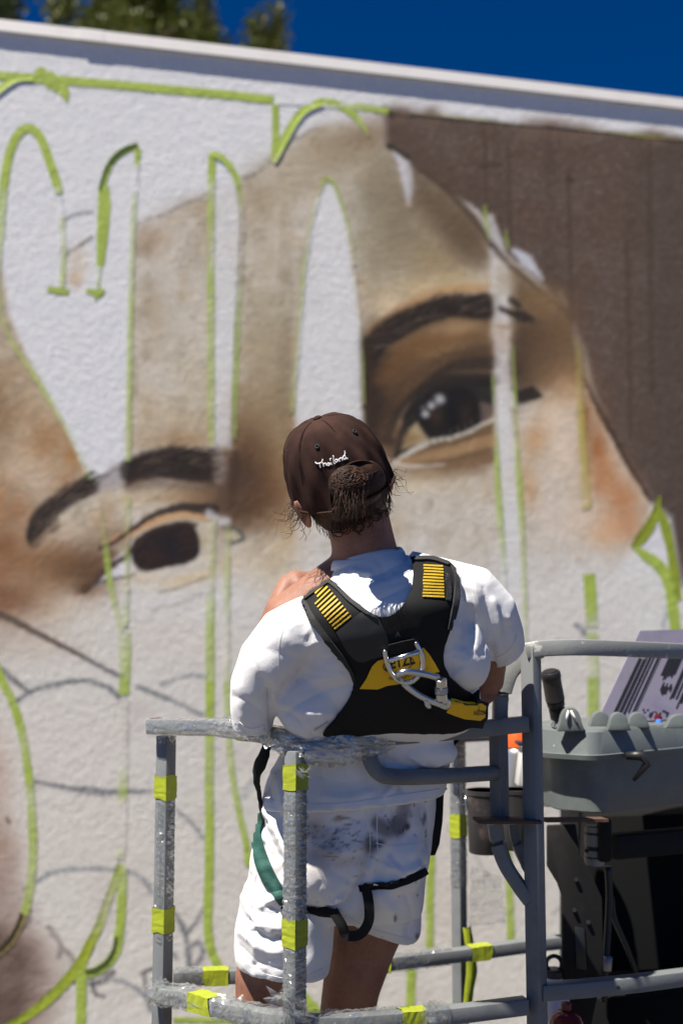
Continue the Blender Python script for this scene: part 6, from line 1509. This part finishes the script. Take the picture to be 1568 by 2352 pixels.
# straps over the shoulders and down the chest
for pts in ([(742, 1370, 2.22), (744, 1400, 2.27), (750, 1480, 2.31)], [(985, 1320, 2.23), (970, 1400, 2.28), (960, 1480, 2.31)]):
    b = MB(); rows_ = []
    for u, v, Y in catmull(pts, 4):
        c, n, _, _ = SB.find_nearest(P(u, v, Y)); c = c + n * .006
        rows_.append([c + Vector((x, 0, 0)) for x in (-.024, .024)])
    b.loft(rows_, False, False); b.build('chest_strap', BLKF, vest, smooth=True)
# leg loops and hip straps
strip_on([(596, 1866), (592, 1920), (604, 1976), (626, 2026), (656, 2070)], [10, 20, 30, 32, 30], HB, .005, .003, 'leg_strap', GRNW, vest, Yd=2.25)
strip_on([(650, 2072), (690, 2086), (730, 2092), (775, 2096)], [26, 22, 18, 16], HB, .006, .003, 'leg_strap', BLKF, vest, Yd=2.22)
strip_on([(826, 2040), (860, 2036), (900, 2032), (950, 2014), (975, 2000)], [16, 18, 16, 14, 12], HB, .006, .003, 'leg_strap', BLKF, vest, Yd=2.28)
lp = [hit(HB, u, v, .012 + l, 2.25)[0] for u, v, l in ((768, 2090, 0), (786, 2104, .01), (806, 2116, .02), (826, 2114, .02), (840, 2096, .015), (845, 2070, .008), (838, 2046, .0), (832, 2034, 0))]
lp = [Vector(p) for p in catmull([tuple(p) for p in lp], 5)]
b = MB(); rws = []
for i, p in enumerate(lp):
    t = (lp[min(i + 1, len(lp) - 1)] - lp[max(i - 1, 0)]).normalized(); s = t.cross(Vector((0, -1, 0))).normalized()
    rws.append([p + s * .0095 + Vector((0, -.0012, 0)), p - s * .0095 + Vector((0, -.0012, 0)), p - s * .0095 + Vector((0, .0012, 0)), p + s * .0095 + Vector((0, .0012, 0))])
b.loft(rws); b.build('strap_loop', BLKF, vest, auto=40)
# bunched hip webbing at the left, strap end at the right
b = MB(); b.tube(catmull([tuple(P(u, v, Y)) for u, v, Y in ((636, 1698, 2.21), (614, 1714, 2.20), (604, 1742, 2.20), (592, 1772, 2.21), (590, 1800, 2.23), (598, 1830, 2.26), (600, 1866, 2.27))], 4), [.024, .024, .024, .022, .020, .014, .015, .017, .018, .018, .017, .015, .014, .012, .011, .010, .009, .009, .008, .008, .008, .008, .008, .008, .008], 12, flat=.55)
c = np.array([tuple(v) for v in b.v]); c += .004 * np.stack([fbm3(c[:, 0] / .012, c[:, 1] / .012, c[:, 2] / .03, 2, s) for s in (1, 2, 3)], 1)
b.v = [Vector(x) for x in c]; b.build('hip_strap', BLKF, vest, smooth=True)
b = MB(); b.tube([P(1046, 1690, 2.26), P(1030, 1716, 2.25), P(1016, 1740, 2.26)], [.016, .013, .006], 10, flat=.4); b.build('hip_strap', BLKF, vest, smooth=True)
# tool pouch hanging at the right hip
b = MB(); r_ = []
for v, uc, w in ((1808, 1000, 14), (1816, 999, 17), (1880, 996, 17), (1930, 990, 16), (1954, 984, 13)):
    c = P(uc, v, 2.36); k = w * mpu(2.36)
    r_.append([c + Vector((x * k, y * .05, 0)) for x, y in rprof(2, 2, .5, 3)])
b.loft(r_); b.build('tool_pouch', BLKF, vest, auto=50)
b = MB(); b.box(P(1004, 1808, 2.34), .034, .05, .004); b.build('pouch_rim', BLKF, vest)

# ---------------------------------------------------------------- cap
CA, CB, CZ0, CH = .0975, .114, -.042, .154
def capp(th, ph, e=0.0):
    """th: bearing from the back centre (0) towards the right; ph 0 rim .. 90 top"""
    cr, sr = math.cos(ph) ** .62 if math.cos(ph) > 0 else 0, math.sin(ph) ** .92
    x, y = math.sin(th), -math.cos(th)
    fac = 1 - .010 * abs(math.sin(3 * th)) * math.sin(2 * ph)
    z0 = CZ0 + .022 * (y * .5 + .5) + .0
    return hp((CA + e) * cr * x * fac, .006 + (CB + e) * cr * y * fac, z0 + (CH - (z0 - CZ0) + e) * sr)
def in_open(th, ph):
    th = (th + math.pi) % (2 * math.pi) - math.pi
    return (th / .62) ** 2 + (ph / .47) ** 2 < 1
NT, NP = 180, 48
cv, cf = [], []
for j in range(NP + 1):
    for i in range(NT):
        th = 2 * math.pi * i / NT; ph = (math.pi / 2 - .012) * j / NP
        wr = (.0022 * math.sin(5 * th + 3 * ph) + .0016 * math.sin(11 * th - 7 * ph + 1) * math.cos(ph) + .0012 * math.sin(17 * th + 9 * ph)) * math.cos(ph) ** .6
        seam = -.0011 * max(math.exp(-(((th + math.pi / 6 * 0 - k * math.pi / 3 + math.pi) % (2 * math.pi) - math.pi) / .022) ** 2) for k in range(6))
        cv.append(capp(th, ph, wr + seam))
for j in range(NP):
    for i in range(NT):
        th = 2 * math.pi * (i + .5) / NT; ph = (math.pi / 2) * (j + .5) / NP
        if in_open(th, ph): continue
        k = (i + 1) % NT; cf.append((j * NT + i, j * NT + k, (j + 1) * NT + k, (j + 1) * NT + i))
cf.append(tuple(NP * NT + i for i in range(NT)))
cme = mesh_from('cap', cv, cf, CAPM, True)
bm = bmesh.new(); bm.from_mesh(cme); bmesh.ops.recalc_face_normals(bm, faces=bm.faces); bmesh.ops.delete(bm, geom=[v for v in bm.verts if not v.link_faces], context='VERTS'); bm.to_mesh(cme); bm.free()
cap = link('cap', cme, man); cap['label'] = 'dark brown baseball cap with white embroidery, worn with the opening at the back'
CBV = bvh_of(cme)
# rim bindings
op = [(.62 * math.cos(a), .47 * math.sin(a)) for a in np.linspace(0, math.pi, 41)]
b = MB(); b.tube([capp(th, max(ph, .0), .0016) for th, ph in op], .0030, 8, flat=.7); b.build('opening_rim', CAPM, cap, smooth=True)
b = MB(); b.tube([capp(th, .0, .0008) for th in np.linspace(.62, 2 * math.pi - .62, 90)], .0026, 8); b.build('sweat_band', CAPM, cap, smooth=True)
b = MB(); b.tube([capp(th, .02, .001) for th in np.linspace(-.62, .62, 20)], .0065, 8, flat=.4); b.build('closure_strap', CAPM, cap, smooth=True)
for k in range(6):
    th = k * math.pi / 3; p0 = .48 if k == 0 else .02
    for dt in (-.035, .035):
        b = MB(); b.tube([capp(th + dt * (1.1 - math.sin(ph) * .75) , ph, .0003) for ph in np.linspace(p0, 1.50, 24)], .0006, 5); b.build('stitch_line', CAPM, cap)
b = MB(); b.loft(ellipsoid(hp(0, .006, CZ0 + CH + .001), (.0085, .0085, .005), HM, 14, 8)); b.build('button', CAPM, cap, smooth=True)
EYE = mat('eyelet_thread', (.012, .013, .014), .8)
for th in (-.56, .50, 1.5, -1.5):
    b = MB(); c = capp(th, .86, .0006); n = (c - hp(0, 0, .02)).normalized(); s, w = frame_from(n)
    b.tube([c + (s * math.cos(a) + w * math.sin(a)) * .0034 for a in np.linspace(0, 2 * math.pi, 13)], .0016, 6, caps=False); b.build('eyelet', EYE, cap, smooth=True)
# brim
b = MB(); tp, bt_ = [], []
for i in range(25):
    a = math.pi * i / 24; r0 = capp(math.pi - (a - math.pi / 2) * .78, .02, -.002); fw = HM @ Vector((math.cos(a) * .01, .072 * math.sin(a) ** .7, -.012 - .016 * abs(math.cos(a))))
    tp.append([r0, r0 + fw * .5 + HM @ Vector((0, 0, .004)), r0 + fw]); 
b.loft([[q[0], q[1], q[2], q[2] - HM @ Vector((0, 0, .003)), q[1] - HM @ Vector((0, 0, .003)), q[0] - HM @ Vector((0, 0, .003))] for q in tp]); b.build('brim', CAPM, cap, auto=40)
# embroidered word
def g1(x, y): return ((x * .38265 + 950) * .6272, (y * .38265 + 1450) * .6272)
WORD = [[(536, 632), (548, 646), (575, 645), (600, 632), (606, 606)], [(578, 645), (582, 668), (588, 688)], [(604, 640), (612, 660), (618, 678)], [(616, 655), (628, 645), (636, 652), (641, 670)],
        [(672, 648), (660, 643), (650, 652), (654, 666), (668, 664), (673, 648), (678, 664)], [(684, 636), (690, 652), (694, 660)], [(684, 622), (678, 606), (690, 598)], [(703, 572), (712, 586), (712, 620), (716, 648), (726, 646)],
        [(748, 612), (736, 608), (726, 618), (732, 634), (746, 630), (749, 612), (756, 630)], [(760, 600), (768, 622), (771, 630)], [(766, 610), (778, 594), (788, 602), (794, 622)], [(822, 580), (806, 576), (798, 590), (804, 608), (820, 606), (824, 586)], [(810, 528), (818, 545), (814, 566), (824, 590), (832, 606), (840, 598)]]
b = MB()
for st in WORD:
    pts = [hit(CBV, *g1(x, y), .0008)[0] for x, y in ([q[:2] for q in catmull(st, 4)] if len(st) > 2 else st)]
    b.tube(pts, .00125, 6)
b.build('embroidered_word', THREAD, cap, smooth=True)['label'] = 'white embroidered word Thailand'

# ---------------------------------------------------------------- hair
rh = random.Random(4)
hb = MB()
rg = []
for z, a_, y_, bk in ((-.020, .0825, .0, .101), (-.040, .0815, .0, .097), (-.058, .0775, -.002, .089), (-.074, .0705, -.004, .076), (-.088, .061, -.004, .063)):
    rg.append([hp(a_ * math.sin(t), y_ - bk * math.cos(t), z) for t in np.linspace(-1.45, 1.45, 40)])
hb.loft(rg, closed=False, caps=False)
hb.loft(ellipsoid(hp(.004, -.085, -.012), (.055, .030, .045), HM))
bunc = P(803, 1112, 1.990)
hb.loft(ellipsoid(bunc, (.034, .026, .030), HM))
hair = hb.build('hair', HAIR, man, smooth=True)
sb = MB()
def strand(p0, d, L, curl, r=.0006, n=7, ax=None):
    pts = []; p = Vector(p0); d = Vector(d).normalized(); s, w = frame_from(d); ph = rh.uniform(0, 6.28)
    for i in range(n):
        f = i / (n - 1)
        pts.append(p + d * L * f + (s * math.cos(ph + f * curl) + w * math.sin(ph + f * curl)) * (L * .18 * f) + Vector((0, 0, -L * .25 * f * f)))
    sb.tube(pts, [r * (1 - .6 * i / (n - 1)) for i in range(n)], 4, caps=False)
for _ in range(150):       # nape and sides
    t = rh.uniform(-1.4, 1.4); z = rh.uniform(-.088, -.03); k = 1 - max(0, (-z - .05)) * 4.2
    p = hp(.083 * k * math.sin(t), -.099 * k * math.cos(t), z)
    d = HM @ Vector((-math.sin(t) * .15, math.cos(t) * .30, -1 + rh.uniform(-.2, .2)))
    strand(p, d + Vector((rh.uniform(-.3, .3), .1, 0)), rh.uniform(.010, .022), rh.uniform(1, 5), .0008)
for _ in range(340):       # swirl of the bun
    ax = Vector((rh.gauss(0, .45), -1, rh.gauss(0, .45))).normalized(); s1, w1 = frame_from(ax)
    lat = rh.uniform(-.2, 1.35); a = rh.uniform(0, 6.28); pts = []
    for i in range(9):
        b_ = a + i * .22; q = (s1 * math.cos(b_) + w1 * math.sin(b_)) * math.cos(lat) + ax * math.sin(lat)
        pts.append(bunc + Vector((q.x * .0355, q.y * .0275, q.z * .0315)) * (1 + .05 * math.sin(i * .8 + a)))
    sb.tube(pts, [.0011] * 9, 4, caps=False)
for _ in range(70):        # loose ends hanging from the bun
    strand(bunc + Vector((rh.uniform(-.025, .025), -.022, rh.uniform(-.02, .0))), Vector((rh.uniform(-.5, .3), -.2, -1)), rh.uniform(.02, .045), rh.uniform(1, 4), .0008)
for _ in range(120):       # hair leading into the bun
    p = hp(rh.uniform(-.05, .05), -.10 + abs(rh.gauss(0, .006)), rh.uniform(-.045, .012)); sb.tube([p, (p + bunc) / 2 + Vector((0, -.006, 0)), bunc + Vector((rh.uniform(-.02, .02), -.02, rh.uniform(-.01, .01)))], [.0009, .0009, .0006], 4, caps=False)
for sx, n in ((-1, 34), (1, 30)):   # wisps over the ears
    for _ in range(n):
        p = hp(sx * .090, rh.uniform(-.02, .02), rh.uniform(-.050, -.016))
        strand(p, HM @ Vector((sx * rh.uniform(.25, 1.0), rh.uniform(-.5, .5), rh.uniform(-1.2, .5))), rh.uniform(.016, .055), rh.uniform(5, 13), .00055 if rh.random() < .6 else .0009, 14)
# dark hairline curls lying on the nape
for _ in range(26):
    t = rh.uniform(-1.0, 1.0); p0 = hp(.070 * math.sin(t), -.078 * math.cos(t), rh.uniform(-.086, -.068)); a0 = rh.uniform(0, 6.28); rr_ = rh.uniform(.006, .013)
    sb.tube([p0 + HM @ Vector((rr_ * math.cos(a0 + i * .45), -.003, rr_ * math.sin(a0 + i * .45) - .001 * i)) for i in range(10)], [.0011] * 10, 4, caps=False)
sb.build('loose_strands', HAIR, hair, smooth=True)
